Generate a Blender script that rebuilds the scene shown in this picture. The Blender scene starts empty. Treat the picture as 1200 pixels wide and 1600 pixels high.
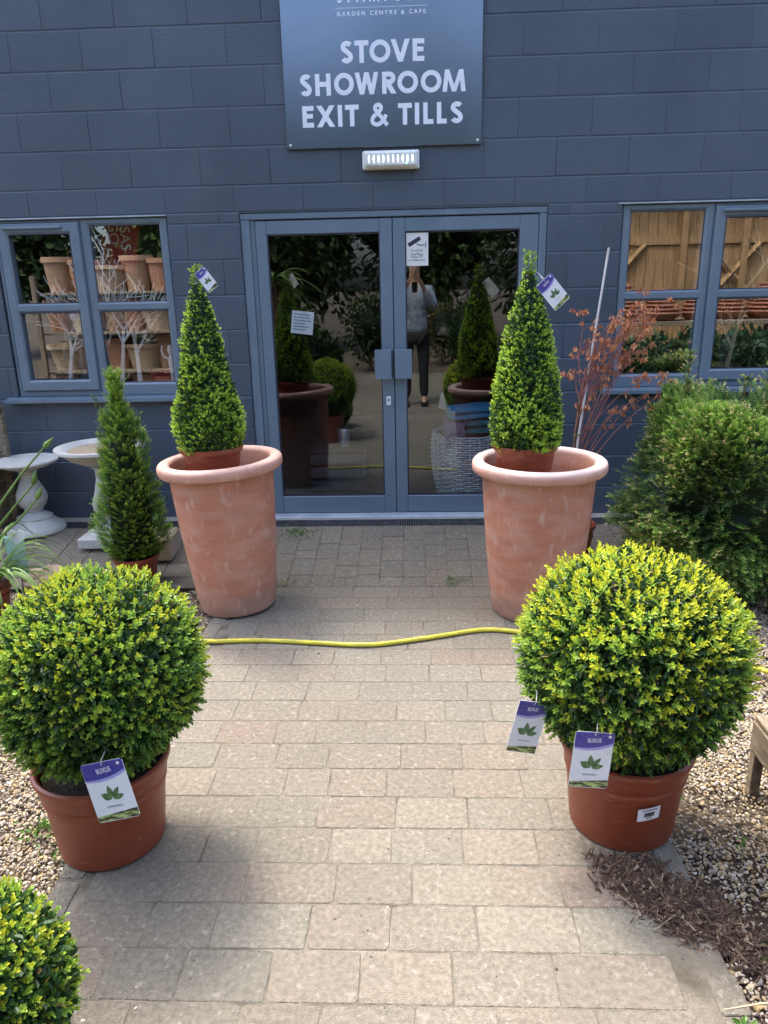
import bpy, math, random
import numpy as np
from mathutils import Vector, Matrix, Euler
R = math.radians
random.seed(7)
rng = np.random.default_rng(11)
sc = bpy.context.scene
C = sc.collection

# ------------------------------------------------------------------ camera, sky, sun
CAM = (0.0, -5.1238, 1.72)
PITCH, YAW, ROLL = 17.179, -2.515, -1.261
cam_d = bpy.data.cameras.new('camera'); cam = bpy.data.objects.new('camera', cam_d); C.objects.link(cam)
p, y, r = R(PITCH), R(YAW), R(ROLL)
fw = Vector((math.sin(y)*math.cos(p), math.cos(y)*math.cos(p), -math.sin(p)))
rt = Vector((math.cos(y), -math.sin(y), 0)); up = rt.cross(fw)
rt2 = math.cos(r)*rt + math.sin(r)*up; up2 = -math.sin(r)*rt + math.cos(r)*up
M = Matrix((rt2, up2, -fw)).transposed().to_4x4(); M.translation = CAM
cam.matrix_world = M
cam_d.sensor_fit = 'VERTICAL'; cam_d.sensor_height = 24; cam_d.lens = 24*1160/1600
cam_d.clip_start = 0.02; cam_d.clip_end = 500
sc.camera = cam
sc.render.resolution_x = 768; sc.render.resolution_y = 1024

SUN_EL, SUN_AZ = 61.0, -36.0          # azimuth clockwise from +Y
w = bpy.data.worlds.new('World'); sc.world = w; w.use_nodes = True
nt = w.node_tree; sky = nt.nodes.new('ShaderNodeTexSky'); sky.sky_type = 'NISHITA'; sky.sun_disc = False
sky.sun_elevation = R(SUN_EL); sky.sun_rotation = R(SUN_AZ); sky.dust_density = 5.0; sky.air_density = 0.8; sky.ozone_density = 1.2
bg = nt.nodes['Background']; bg.inputs['Strength'].default_value = 0.15
nt.links.new(sky.outputs[0], bg.inputs[0])
sd = bpy.data.lights.new('sun', 'SUN'); sd.energy = 0.78; sd.angle = R(10.0); sd.color = (1.0, 0.955, 0.89)
so = bpy.data.objects.new('sun', sd); C.objects.link(so)
sv = Vector((math.sin(R(SUN_AZ))*math.cos(R(SUN_EL)), math.cos(R(SUN_AZ))*math.cos(R(SUN_EL)), math.sin(R(SUN_EL))))
so.rotation_euler = sv.to_track_quat('Z', 'Y').to_euler(); so.location = sv*30
sc.view_settings.view_transform = 'Standard'; sc.view_settings.look = 'None'
sc.view_settings.exposure = 2.33; sc.view_settings.gamma = 1.0
sc.cycles.max_bounces = 8; sc.cycles.transparent_max_bounces = 12
sc.cycles.caustics_reflective = False; sc.cycles.caustics_refractive = False

# ------------------------------------------------------------------ materials
def mat(name, c1, c2=None, scale=4.0, rough=0.6, bump=0.0, bscale=60.0, metallic=0.0, attr=False, spec=0.5,
        trans=0.0, detail=4.0, fleck=None, fscale=200.0, fth=0.7, stretch=None, lo=0.35, hi=0.65, rvar=0.0, fwid=0.04):
    m = bpy.data.materials.new(name); m.use_nodes = True
    t = m.node_tree; N = t.nodes; L = t.links
    b = N['Principled BSDF']; out = N['Material Output']
    b.inputs['Roughness'].default_value = rough; b.inputs['Metallic'].default_value = metallic
    b.inputs['Specular IOR Level'].default_value = spec
    tc = N.new('ShaderNodeTexCoord'); vec = tc.outputs['Object']
    if stretch:
        mp = N.new('ShaderNodeMapping'); mp.inputs['Scale'].default_value = stretch
        L.new(vec, mp.inputs[0]); vec = mp.outputs[0]
    col = None
    def rgb(c): return (c[0], c[1], c[2], 1)
    n1 = N.new('ShaderNodeTexNoise'); n1.inputs['Scale'].default_value = scale; n1.inputs['Detail'].default_value = detail
    L.new(vec, n1.inputs['Vector'])
    if c2 is not None:
        rp = N.new('ShaderNodeValToRGB'); rp.color_ramp.elements[0].position = lo; rp.color_ramp.elements[1].position = hi
        rp.color_ramp.elements[0].color = rgb(c1); rp.color_ramp.elements[1].color = rgb(c2)
        L.new(n1.outputs['Fac'], rp.inputs[0]); col = rp.outputs[0]
    if attr:
        a = N.new('ShaderNodeAttribute'); a.attribute_name = 'Col'
        if col is not None:
            mx = N.new('ShaderNodeMix'); mx.data_type = 'RGBA'; mx.blend_type = 'MULTIPLY'; mx.inputs[0].default_value = 1
            L.new(a.outputs['Color'], mx.inputs[6]); L.new(col, mx.inputs[7]); col = mx.outputs[2]
        else: col = a.outputs['Color']
    if fleck is not None:
        nf = N.new('ShaderNodeTexNoise'); nf.inputs['Scale'].default_value = fscale; nf.inputs['Detail'].default_value = 2
        L.new(vec, nf.inputs['Vector'])
        rf = N.new('ShaderNodeValToRGB'); rf.color_ramp.elements[0].position = fth; rf.color_ramp.elements[1].position = min(fth+fwid,1.0)
        L.new(nf.outputs['Fac'], rf.inputs[0])
        mf = N.new('ShaderNodeMix'); mf.data_type = 'RGBA'; L.new(rf.outputs[0], mf.inputs[0])
        if col is not None: L.new(col, mf.inputs[6])
        else: mf.inputs[6].default_value = rgb(c1)
        mf.inputs[7].default_value = rgb(fleck); col = mf.outputs[2]
    if col is None: b.inputs['Base Color'].default_value = rgb(c1)
    else: L.new(col, b.inputs['Base Color'])
    if rvar:
        mr = N.new('ShaderNodeMapRange'); mr.inputs[3].default_value = rough-rvar; mr.inputs[4].default_value = rough+rvar
        L.new(n1.outputs['Fac'], mr.inputs[0]); L.new(mr.outputs[0], b.inputs['Roughness'])
    if bump:
        nb = N.new('ShaderNodeTexNoise'); nb.inputs['Scale'].default_value = bscale; nb.inputs['Detail'].default_value = 5
        L.new(vec, nb.inputs['Vector'])
        bp = N.new('ShaderNodeBump'); bp.inputs['Strength'].default_value = bump; bp.inputs['Distance'].default_value = 0.01
        L.new(nb.outputs['Fac'], bp.inputs['Height']); L.new(bp.outputs[0], b.inputs['Normal'])
    if trans:
        tr = N.new('ShaderNodeBsdfTranslucent'); ms = N.new('ShaderNodeMixShader'); ms.inputs[0].default_value = trans
        if col is not None: L.new(col, tr.inputs[0])
        else: tr.inputs[0].default_value = rgb(c1)
        L.new(b.outputs[0], ms.inputs[1]); L.new(tr.outputs[0], ms.inputs[2]); L.new(ms.outputs[0], out.inputs[0])
    return m

def glass_mat(name, refl, tint):
    m = bpy.data.materials.new(name); m.use_nodes = True; t = m.node_tree; N = t.nodes; L = t.links
    N.remove(N['Principled BSDF']); out = N['Material Output']
    g = N.new('ShaderNodeBsdfGlossy'); g.inputs['Roughness'].default_value = 0.0; g.inputs[0].default_value = (0.9, 0.97, 1, 1)
    tr = N.new('ShaderNodeBsdfTransparent'); tr.inputs[0].default_value = (*tint, 1)
    fr = N.new('ShaderNodeLayerWeight'); fr.inputs[0].default_value = 0.5
    mr = N.new('ShaderNodeMapRange'); mr.inputs[3].default_value = refl; mr.inputs[4].default_value = 1.0
    pw = N.new('ShaderNodeMath'); pw.operation = 'POWER'; pw.inputs[1].default_value = 4
    L.new(fr.outputs['Facing'], pw.inputs[0]); L.new(pw.outputs[0], mr.inputs[0])
    ms = N.new('ShaderNodeMixShader'); L.new(mr.outputs[0], ms.inputs[0]); L.new(tr.outputs[0], ms.inputs[1]); L.new(g.outputs[0], ms.inputs[2])
    L.new(ms.outputs[0], out.inputs[0]); return m

MT = {}
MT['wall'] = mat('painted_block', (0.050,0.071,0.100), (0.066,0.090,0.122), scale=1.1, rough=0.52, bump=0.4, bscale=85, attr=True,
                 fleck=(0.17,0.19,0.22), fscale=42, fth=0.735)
MT['frame'] = mat('painted_frame', (0.118,0.172,0.222), (0.140,0.198,0.250), scale=3, rough=0.38, bump=0.03, bscale=30)
MT['frame_edge'] = mat('drip_trim', (0.42,0.47,0.52), (0.30,0.35,0.40), scale=8, rough=0.35)
MT['glass'] = glass_mat('window_glass', 0.24, (0.93,0.96,0.96))
MT['door_glass'] = glass_mat('door_glass', 0.115, (0.80,0.82,0.85))
MT['sign'] = mat('brushed_sign', (0.19,0.225,0.275), (0.21,0.245,0.295), scale=2, rough=0.24, metallic=0.92, bump=0.02, bscale=8)
MT['letter'] = mat('letter_vinyl', (0.74,0.80,0.88), (0.68,0.75,0.84), scale=8, rough=0.5)
MT['white'] = mat('white_plastic', (0.74,0.75,0.74), (0.66,0.67,0.66), scale=10, rough=0.35)
MT['card'] = mat('card', (0.75,0.79,0.84), (0.70,0.75,0.80), scale=14, rough=0.35)
MT['purple'] = mat('purple_print', (0.045,0.04,0.26), (0.075,0.065,0.33), scale=160, rough=0.35, detail=0, lo=0.45, hi=0.55)
MT['lilac'] = mat('lilac_print', (0.36,0.36,0.72), rough=0.35)
MT['leafprint'] = mat('leaf_print', (0.05,0.12,0.045), (0.13,0.24,0.10), scale=40, rough=0.4)
MT['strip'] = mat('photo_strip', (0.05,0.045,0.03), (0.42,0.55,0.20), scale=70, rough=0.4, lo=0.45, hi=0.58, stretch=(0.5,1,1.5))
MT['ink'] = mat('ink', (0.03,0.03,0.05), rough=0.5)
MT['greyink'] = mat('grey_ink', (0.18,0.2,0.26), rough=0.5)
MT['terra'] = mat('terracotta', (0.84,0.81,0.79), (1.06,1.07,1.08), scale=7, rough=0.88, bump=0.25, bscale=55, attr=True, stretch=(1,1,2.6), detail=11,
                  fleck=(0.50,0.31,0.235), fscale=5, fth=0.46, fwid=0.42, lo=0.3, hi=0.7)
MT['plasticpot'] = mat('plastic_terracotta', (0.20,0.042,0.018), (0.245,0.058,0.026), scale=5, rough=0.42, bump=0.05, bscale=25,
                       fleck=(0.34,0.16,0.11), fscale=55, fth=0.74, rvar=0.15)
MT['soil'] = mat('soil', (0.02,0.014,0.01), (0.05,0.035,0.022), scale=60, rough=0.95, bump=0.8, bscale=90)
MT['ground'] = mat('bare_ground', (0.05,0.036,0.024), (0.15,0.115,0.075), scale=9, rough=0.95, bump=0.9, bscale=80, detail=8)
MT['paver'] = mat('paver', (0.74,0.73,0.71), (1.10,1.09,1.07), scale=60, rough=0.92, bump=0.8, bscale=260, attr=True, detail=14,
                  fleck=(0.36,0.335,0.29), fscale=150, fth=0.645, fwid=0.10)
MT['sand'] = mat('jointing_sand', (0.085,0.074,0.052), (0.22,0.195,0.15), scale=8, rough=0.95, bump=0.6, bscale=160, detail=6)
MT['stones'] = mat('pebbles', (0.75,0.75,0.75), (1.05,1.05,1.05), scale=90, rough=0.75, attr=True)
MT['leaf'] = mat('box_leaf', (0.85,0.85,0.85), (1.1,1.1,1.1), scale=30, rough=0.36, attr=True, trans=0.28, spec=0.33)
MT['needle'] = mat('yew_needle', (0.85,0.85,0.85), (1.1,1.1,1.1), scale=30, rough=0.45, attr=True, trans=0.22, spec=0.18)
MT['maple'] = mat('maple_leaf', (0.40,0.12,0.055), (0.66,0.34,0.16), scale=25, rough=0.5, trans=0.3)
MT['bark'] = mat('brown_bark', (0.13,0.075,0.04), (0.22,0.13,0.07), scale=25, rough=0.8, bump=0.3, bscale=60)
MT['twig'] = mat('red_twig', (0.26,0.085,0.065), (0.36,0.15,0.12), scale=25, rough=0.6)
MT['cane'] = mat('white_cane', (0.58,0.57,0.56), (0.44,0.43,0.42), scale=12, rough=0.5)
MT['hose'] = mat('yellow_hose', (0.66,0.60,0.045), (0.58,0.51,0.05), scale=6, rough=0.4, spec=0.5)
MT['stoneware'] = mat('cast_stone', (0.47,0.47,0.44), (0.58,0.58,0.54), scale=8, rough=0.85, bump=0.25, bscale=90)
MT['sandstone'] = mat('sandstone', (0.36,0.27,0.17), (0.47,0.38,0.26), scale=7, rough=0.9, bump=0.4, bscale=50)
MT['wood'] = mat('weathered_wood', (0.13,0.10,0.065), (0.28,0.225,0.155), scale=7, rough=0.85, bump=0.35, bscale=30, stretch=(6,1,6))
MT['shedwood'] = mat('shed_wood', (0.25,0.145,0.065), (0.40,0.25,0.115), scale=5, rough=0.8, bump=0.2, bscale=30, stretch=(5,1,0.6))
MT['drain'] = mat('drain_metal', (0.07,0.075,0.08), (0.13,0.135,0.14), scale=20, rough=0.5, metallic=0.5)
MT['concrete'] = mat('concrete', (0.27,0.26,0.22), (0.36,0.35,0.31), scale=9, rough=0.9, bump=0.4, bscale=80)
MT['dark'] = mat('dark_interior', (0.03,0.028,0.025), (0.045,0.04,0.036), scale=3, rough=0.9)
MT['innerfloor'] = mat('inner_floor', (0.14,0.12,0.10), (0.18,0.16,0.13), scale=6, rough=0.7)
MT['wicker'] = mat('grey_wicker', (0.42,0.50,0.52), (0.58,0.66,0.66), scale=40, rough=0.7)
MT['teal'] = mat('teal_wool', (0.01,0.20,0.36), (0.02,0.28,0.45), scale=30, rough=0.95, bump=0.6, bscale=250)
MT['deepteal'] = mat('deep_teal_wool', (0.01,0.14,0.17), (0.02,0.19,0.22), scale=30, rough=0.95, bump=0.6, bscale=250)
MT['mauve'] = mat('mauve_wool', (0.10,0.11,0.19), (0.14,0.15,0.24), scale=30, rough=0.95, bump=0.6, bscale=250)
MT['birch'] = mat('white_birch', (0.80,0.79,0.76), (0.70,0.69,0.66), scale=25, rough=0.6, fleck=(0.05,0.045,0.04), fscale=30, fth=0.72)
MT['silver'] = mat('silver_foil', (0.55,0.57,0.6), rough=0.3, metallic=0.6)
MT['brass'] = mat('brass', (0.55,0.42,0.16), rough=0.25, metallic=1.0)
MT['red'] = mat('red_print', (0.42,0.015,0.02), (0.35,0.012,0.02), scale=6, rough=0.5)
MT['teal_print'] = mat('teal_print', (0.35,0.62,0.58), (0.45,0.70,0.66), scale=10, rough=0.5)
MT['stem'] = mat('allium_stem', (0.10,0.19,0.035), (0.16,0.27,0.06), scale=10, rough=0.5, trans=0.15)
MT['skin'] = mat('skin', (0.52,0.30,0.20), (0.56,0.33,0.23), scale=12, rough=0.5)
MT['shirt'] = mat('pale_shirt', (0.16,0.21,0.28), (0.46,0.52,0.58), scale=16, rough=0.8)
MT['trouser'] = mat('black_cloth', (0.012,0.012,0.016), (0.02,0.02,0.024), scale=10, rough=0.85)
MT['hair'] = mat('hair', (0.05,0.03,0.018), (0.09,0.055,0.03), scale=50, rough=0.5)
MT['phone'] = mat('black_plastic', (0.015,0.015,0.017), rough=0.2)
MT['led'] = mat('led_lens', (0.9,0.9,0.85), rough=0.2)
_b = MT['led'].node_tree.nodes['Principled BSDF']; _b.inputs['Emission Color'].default_value = (1,0.98,0.9,1); _b.inputs['Emission Strength'].default_value = 1.2
MT['diffuser'] = mat('diffuser', (0.62,0.68,0.66), (0.7,0.75,0.73), scale=20, rough=0.2)
MT['gled'] = mat('green_led', (0.1,0.9,0.2), rough=0.3)
_b = MT['gled'].node_tree.nodes['Principled BSDF']; _b.inputs['Emission Color'].default_value = (0.1,1,0.2,1); _b.inputs['Emission Strength'].default_value = 2
MT['roof'] = mat('roof_sheet', (0.06,0.065,0.075), rough=0.6)
MT['weed'] = mat('weed_leaf', (0.07,0.16,0.02), (0.12,0.24,0.04), scale=30, rough=0.5, trans=0.2)
MT['mulch'] = mat('bark_mulch', (0.85,0.85,0.85), (1.1,1.1,1.1), scale=40, rough=0.95, attr=True)
MT['darkstone'] = mat('dark_stone', (0.07,0.075,0.085), (0.13,0.135,0.15), scale=9, rough=0.75)

def add_spots(m, scale, th, wid, colr, amt=1.0, stretch=None, detail=6.0):
    t=m.node_tree; N=t.nodes; L=t.links; b=N['Principled BSDF']; bc=b.inputs['Base Color']
    tc=N.new('ShaderNodeTexCoord'); vec=tc.outputs['Object']
    if stretch:
        mp=N.new('ShaderNodeMapping'); mp.inputs['Scale'].default_value=stretch; L.new(vec,mp.inputs[0]); vec=mp.outputs[0]
    n=N.new('ShaderNodeTexNoise'); n.inputs['Scale'].default_value=scale; n.inputs['Detail'].default_value=detail; L.new(vec,n.inputs['Vector'])
    mr=N.new('ShaderNodeMapRange'); mr.inputs[1].default_value=th; mr.inputs[2].default_value=th+wid; mr.inputs[4].default_value=amt; L.new(n.outputs['Fac'],mr.inputs[0])
    mx=N.new('ShaderNodeMix'); mx.data_type='RGBA'; L.new(mr.outputs[0],mx.inputs[0])
    if bc.links: L.new(bc.links[0].from_socket,mx.inputs[6])
    else: mx.inputs[6].default_value=bc.default_value[:]
    mx.inputs[7].default_value=(*colr,1); L.new(mx.outputs[2],bc)
add_spots(MT['paver'],38,.60,.06,(0.33,0.31,0.265),.55)          # lichen rings
add_spots(MT['paver'],3.2,.50,.22,(0.150,0.138,0.112),.38)       # grime across blocks
add_spots(MT['paver'],230,.66,.05,(0.08,0.07,0.055),.8)          # pits
add_spots(MT['wall'],2.6,.56,.22,(0.095,0.118,0.145),.45,(1,1,.5),9)   # dusty bloom
add_spots(MT['wall'],150,.70,.04,(0.02,0.026,0.036),.8)          # pinholes
add_spots(MT['terra'],28,.57,.12,(0.60,0.46,0.38),.40,(1,1,.35),9)     # lime streaks
add_spots(MT['terra'],2.2,.52,.18,(0.30,0.15,0.105),.40,None,8)  # damp patches
add_spots(MT['plasticpot'],60,.64,.05,(0.33,0.13,0.085),.5,(.25,.25,1.6))  # scuffs
add_spots(MT['frame'],6,.60,.15,(0.19,0.24,0.28),.4,None,10)
add_spots(MT['hose'],9,.55,.2,(0.36,0.32,0.06),.5,None,8)

# ------------------------------------------------------------------ mesh builder
class MB:
    def __init__(s): s.V=[]; s.F=[]; s.Cc=[]; s.n=0; s.col=False
    def add(s, V, F, col=None):
        V = np.asarray(V, float).reshape(-1,3)
        if isinstance(F, np.ndarray): s.F.append(F + s.n)
        else:
            by = {}
            for f in F: by.setdefault(len(f), []).append(f)
            for k, fs in by.items(): s.F.append(np.array(fs, int) + s.n)
        if col is None: cc = np.ones((len(V),3))
        else:
            cc = np.asarray(col, float); s.col = True
            if cc.ndim == 1: cc = np.tile(cc, (len(V),1))
        s.V.append(V); s.Cc.append(cc); s.n += len(V); return s
    def box(s, x0,x1,y0,y1,z0,z1, col=None, rot=0, piv=None):
        V = np.array([(x,yy,z) for z in (z0,z1) for yy in (y0,y1) for x in (x0,x1)], float)
        if rot:
            px,py = piv if piv else ((x0+x1)/2,(y0+y1)/2); c,sn = math.cos(rot), math.sin(rot)
            X = V[:,0]-px; Y = V[:,1]-py; V[:,0] = px+c*X-sn*Y; V[:,1] = py+sn*X+c*Y
        return s.add(V, [(0,2,3,1),(4,5,7,6),(0,1,5,4),(2,6,7,3),(0,4,6,2),(1,3,7,5)], col)
    def bbox(s, x0,x1,y0,y1,z0,z1, b=0.004, col=None):
        # bevelled box: three nested rings per axis
        xs=[x0,x0+b,x1-b,x1]; ys=[y0,y0+b,y1-b,y1]; zs=[z0,z0+b,z1-b,z1]
        P=[];idx={}
        def v(i,j,k):
            key=(i,j,k)
            if key not in idx: idx[key]=len(P); P.append((xs[i],ys[j],zs[k]))
            return idx[key]
        F=[]
        for k,(a) in ((0,0),(3,3)):
            f=[v(1,1,a),v(2,1,a),v(2,2,a),v(1,2,a)]; F.append(f if a else f[::-1])
            f=[v(1,a,1),v(2,a,1),v(2,a,2),v(1,a,2)]; F.append(f[::-1] if a else f)
            f=[v(a,1,1),v(a,2,1),v(a,2,2),v(a,1,2)]; F.append(f if a else f[::-1])
        o=lambda q:1 if q==0 else 2
        for a in (0,3):
            for c in (0,3):
                F.append([v(1,a,o(c)),v(2,a,o(c)),v(2,o(a),c),v(1,o(a),c)])
                F.append([v(a,1,o(c)),v(a,2,o(c)),v(o(a),2,c),v(o(a),1,c)])
                F.append([v(a,o(c),1),v(a,o(c),2),v(o(a),c,2),v(o(a),c,1)])
                for e in (0,3): F.append([v(a,o(c),o(e)),v(o(a),c,o(e)),v(o(a),o(c),e)])
        return s.add(P,F,col)
    def tube(s, pts, rad, n=10, cap=True, col=None):
        pts = [Vector(q) for q in pts]; m=len(pts)
        if not hasattr(rad,'__len__'): rad=[rad]*m
        V=[]; ref=None
        for i,q in enumerate(pts):
            d=(pts[min(i+1,m-1)]-pts[max(i-1,0)]).normalized()
            if ref is None: ref = Vector((0,0,1)) if abs(d.z)<0.9 else Vector((1,0,0))
            a=(ref-d*ref.dot(d)).normalized(); b=d.cross(a); ref=a
            for k in range(n):
                t=2*math.pi*k/n; V.append(q+(a*math.cos(t)+b*math.sin(t))*rad[i])
        F=[(i*n+k,i*n+(k+1)%n,(i+1)*n+(k+1)%n,(i+1)*n+k) for i in range(m-1) for k in range(n)]
        if cap: F.append(tuple(range(n))[::-1]); F.append(tuple((m-1)*n+k for k in range(n)))
        return s.add(np.array([tuple(v) for v in V]),F,col)
    def lathe(s, prof, cx=0,cy=0,cz=0,n=64, cols=None, closed=False, wob=0.0, seed=0):
        m=len(prof); V=[];cc=[]
        rr=random.Random(seed); ph=[rr.uniform(0,6.28) for _ in range(3)]
        for i,(r_,z_) in enumerate(prof):
            for k in range(n):
                t=2*math.pi*k/n
                ww=1+wob*(math.sin(2*t+ph[0])+0.5*math.sin(3*t+ph[1]+z_*4))
                V.append((cx+r_*ww*math.cos(t),cy+r_*ww*math.sin(t),cz+z_)); 
                if cols is not None: cc.append(cols[i])
        F=[(i*n+k,i*n+(k+1)%n,(i+1)*n+(k+1)%n,(i+1)*n+k) for i in range(m-1) for k in range(n)]
        if not closed:
            if prof[0][0]>1e-5: F.append(tuple(range(n))[::-1])
            if prof[-1][0]>1e-5: F.append(tuple((m-1)*n+k for k in range(n)))
        return s.add(V,F,np.array(cc) if cols is not None else None)
    def blob(s, c, rx, ry, rz, nu=16, nv=10, jit=0.1, col=None, seed=0):
        rr=random.Random(seed); V=[(c[0],c[1],c[2]-rz)]; 
        for j in range(1,nv):
            a=-math.pi/2+math.pi*j/nv
            for i in range(nu):
                t=2*math.pi*i/nu; q=1+rr.uniform(-jit,jit)
                V.append((c[0]+rx*q*math.cos(a)*math.cos(t),c[1]+ry*q*math.cos(a)*math.sin(t),c[2]+rz*q*math.sin(a)))
        V.append((c[0],c[1],c[2]+rz)); top=len(V)-1
        F=[(0,1+(i+1)%nu,1+i) for i in range(nu)]+[(top,1+(nv-2)*nu+i,1+(nv-2)*nu+(i+1)%nu) for i in range(nu)]
        F+=[(1+j*nu+i,1+j*nu+(i+1)%nu,1+(j+1)*nu+(i+1)%nu,1+(j+1)*nu+i) for j in range(nv-2) for i in range(nu)]
        return s.add(V,F,col)
    def build(s, name, m, parent=None, smooth=False, loc=None):
        V=np.concatenate(s.V); me=bpy.data.meshes.new(name)
        me.vertices.add(len(V)); me.vertices.foreach_set('co', V.ravel())
        lv=np.concatenate([f.ravel() for f in s.F]); tot=np.concatenate([np.full(len(f),f.shape[1]) for f in s.F])
        me.loops.add(len(lv)); me.loops.foreach_set('vertex_index', lv.astype(np.int32))
        me.polygons.add(len(tot)); me.polygons.foreach_set('loop_start',(np.cumsum(tot)-tot).astype(np.int32))
        me.update(calc_edges=True)
        me.polygons.foreach_set('use_smooth', np.full(len(tot),bool(smooth)))
        if s.col:
            a=me.color_attributes.new('Col','FLOAT_COLOR','POINT')
            cc=np.concatenate(s.Cc); a.data.foreach_set('color', np.hstack([cc,np.ones((len(cc),1))]).ravel())
        me.validate(); me.materials.append(m)
        o=bpy.data.objects.new(name, me); C.objects.link(o)
        if loc: o.location=loc
        if parent: o.parent=parent
        if smooth=='auto' or smooth:
            try:
                me.set_sharp_from_angle(angle=R(40))
            except Exception: pass
        return o
def tag(o,label=None,cat=None,group=None,kind=None):
    if label: o['label']=label
    if cat: o['category']=cat
    if group: o['group']=group
    if kind: o['kind']=kind
    return o
def thing(name,label,cat,loc=(0,0,0),rz=0,group=None):
    o=bpy.data.objects.new(name,None); C.objects.link(o); o.location=loc; o.rotation_euler=(0,0,rz); o.empty_display_size=0.1
    return tag(o,label,cat,group)
def tree_copy(o,parent=None):
    c=o.copy(); C.objects.link(c); c.parent=parent
    for ch in list(o.children): tree_copy(ch,c)
    return c
def gz(yy):
    return float(np.clip((yy+1.06)/0.80,0,1))*0.12
def gzv(yy): return np.clip((yy+1.06)/0.80,0,1)*0.12

# ------------------------------------------------------------------ lettering
def text_obj(s, size, m, parent, name='lettering', x=0, z=0, y_=0, spacing=1.0, off=0.0, width=None, rotz=0.0, ext=0.0004):
    cu=bpy.data.curves.new('txt','FONT'); cu.body=s; cu.size=size; cu.align_x='CENTER'; cu.align_y='CENTER'
    cu.space_character=spacing; cu.offset=off; cu.extrude=ext; cu.resolution_u=4
    tmp=bpy.data.objects.new('txt',cu); C.objects.link(tmp)
    dg=bpy.context.evaluated_depsgraph_get(); me=bpy.data.meshes.new_from_object(tmp.evaluated_get(dg))
    bpy.data.objects.remove(tmp)
    co=np.zeros(len(me.vertices)*3); me.vertices.foreach_get('co',co); co=co.reshape(-1,3)
    if width: co[:,0]*=width/(co[:,0].max()-co[:,0].min())
    c_,s_=math.cos(rotz),math.sin(rotz); X=co[:,0]*c_-co[:,1]*s_; Z=co[:,0]*s_+co[:,1]*c_
    n=np.stack([X+x, y_-co[:,2], Z+z],1); me.vertices.foreach_set('co',n.ravel()); me.flip_normals(); me.update()
    me.materials.clear(); me.materials.append(m)
    o=bpy.data.objects.new(name,me); C.objects.link(o); o.parent=parent; return o
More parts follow.
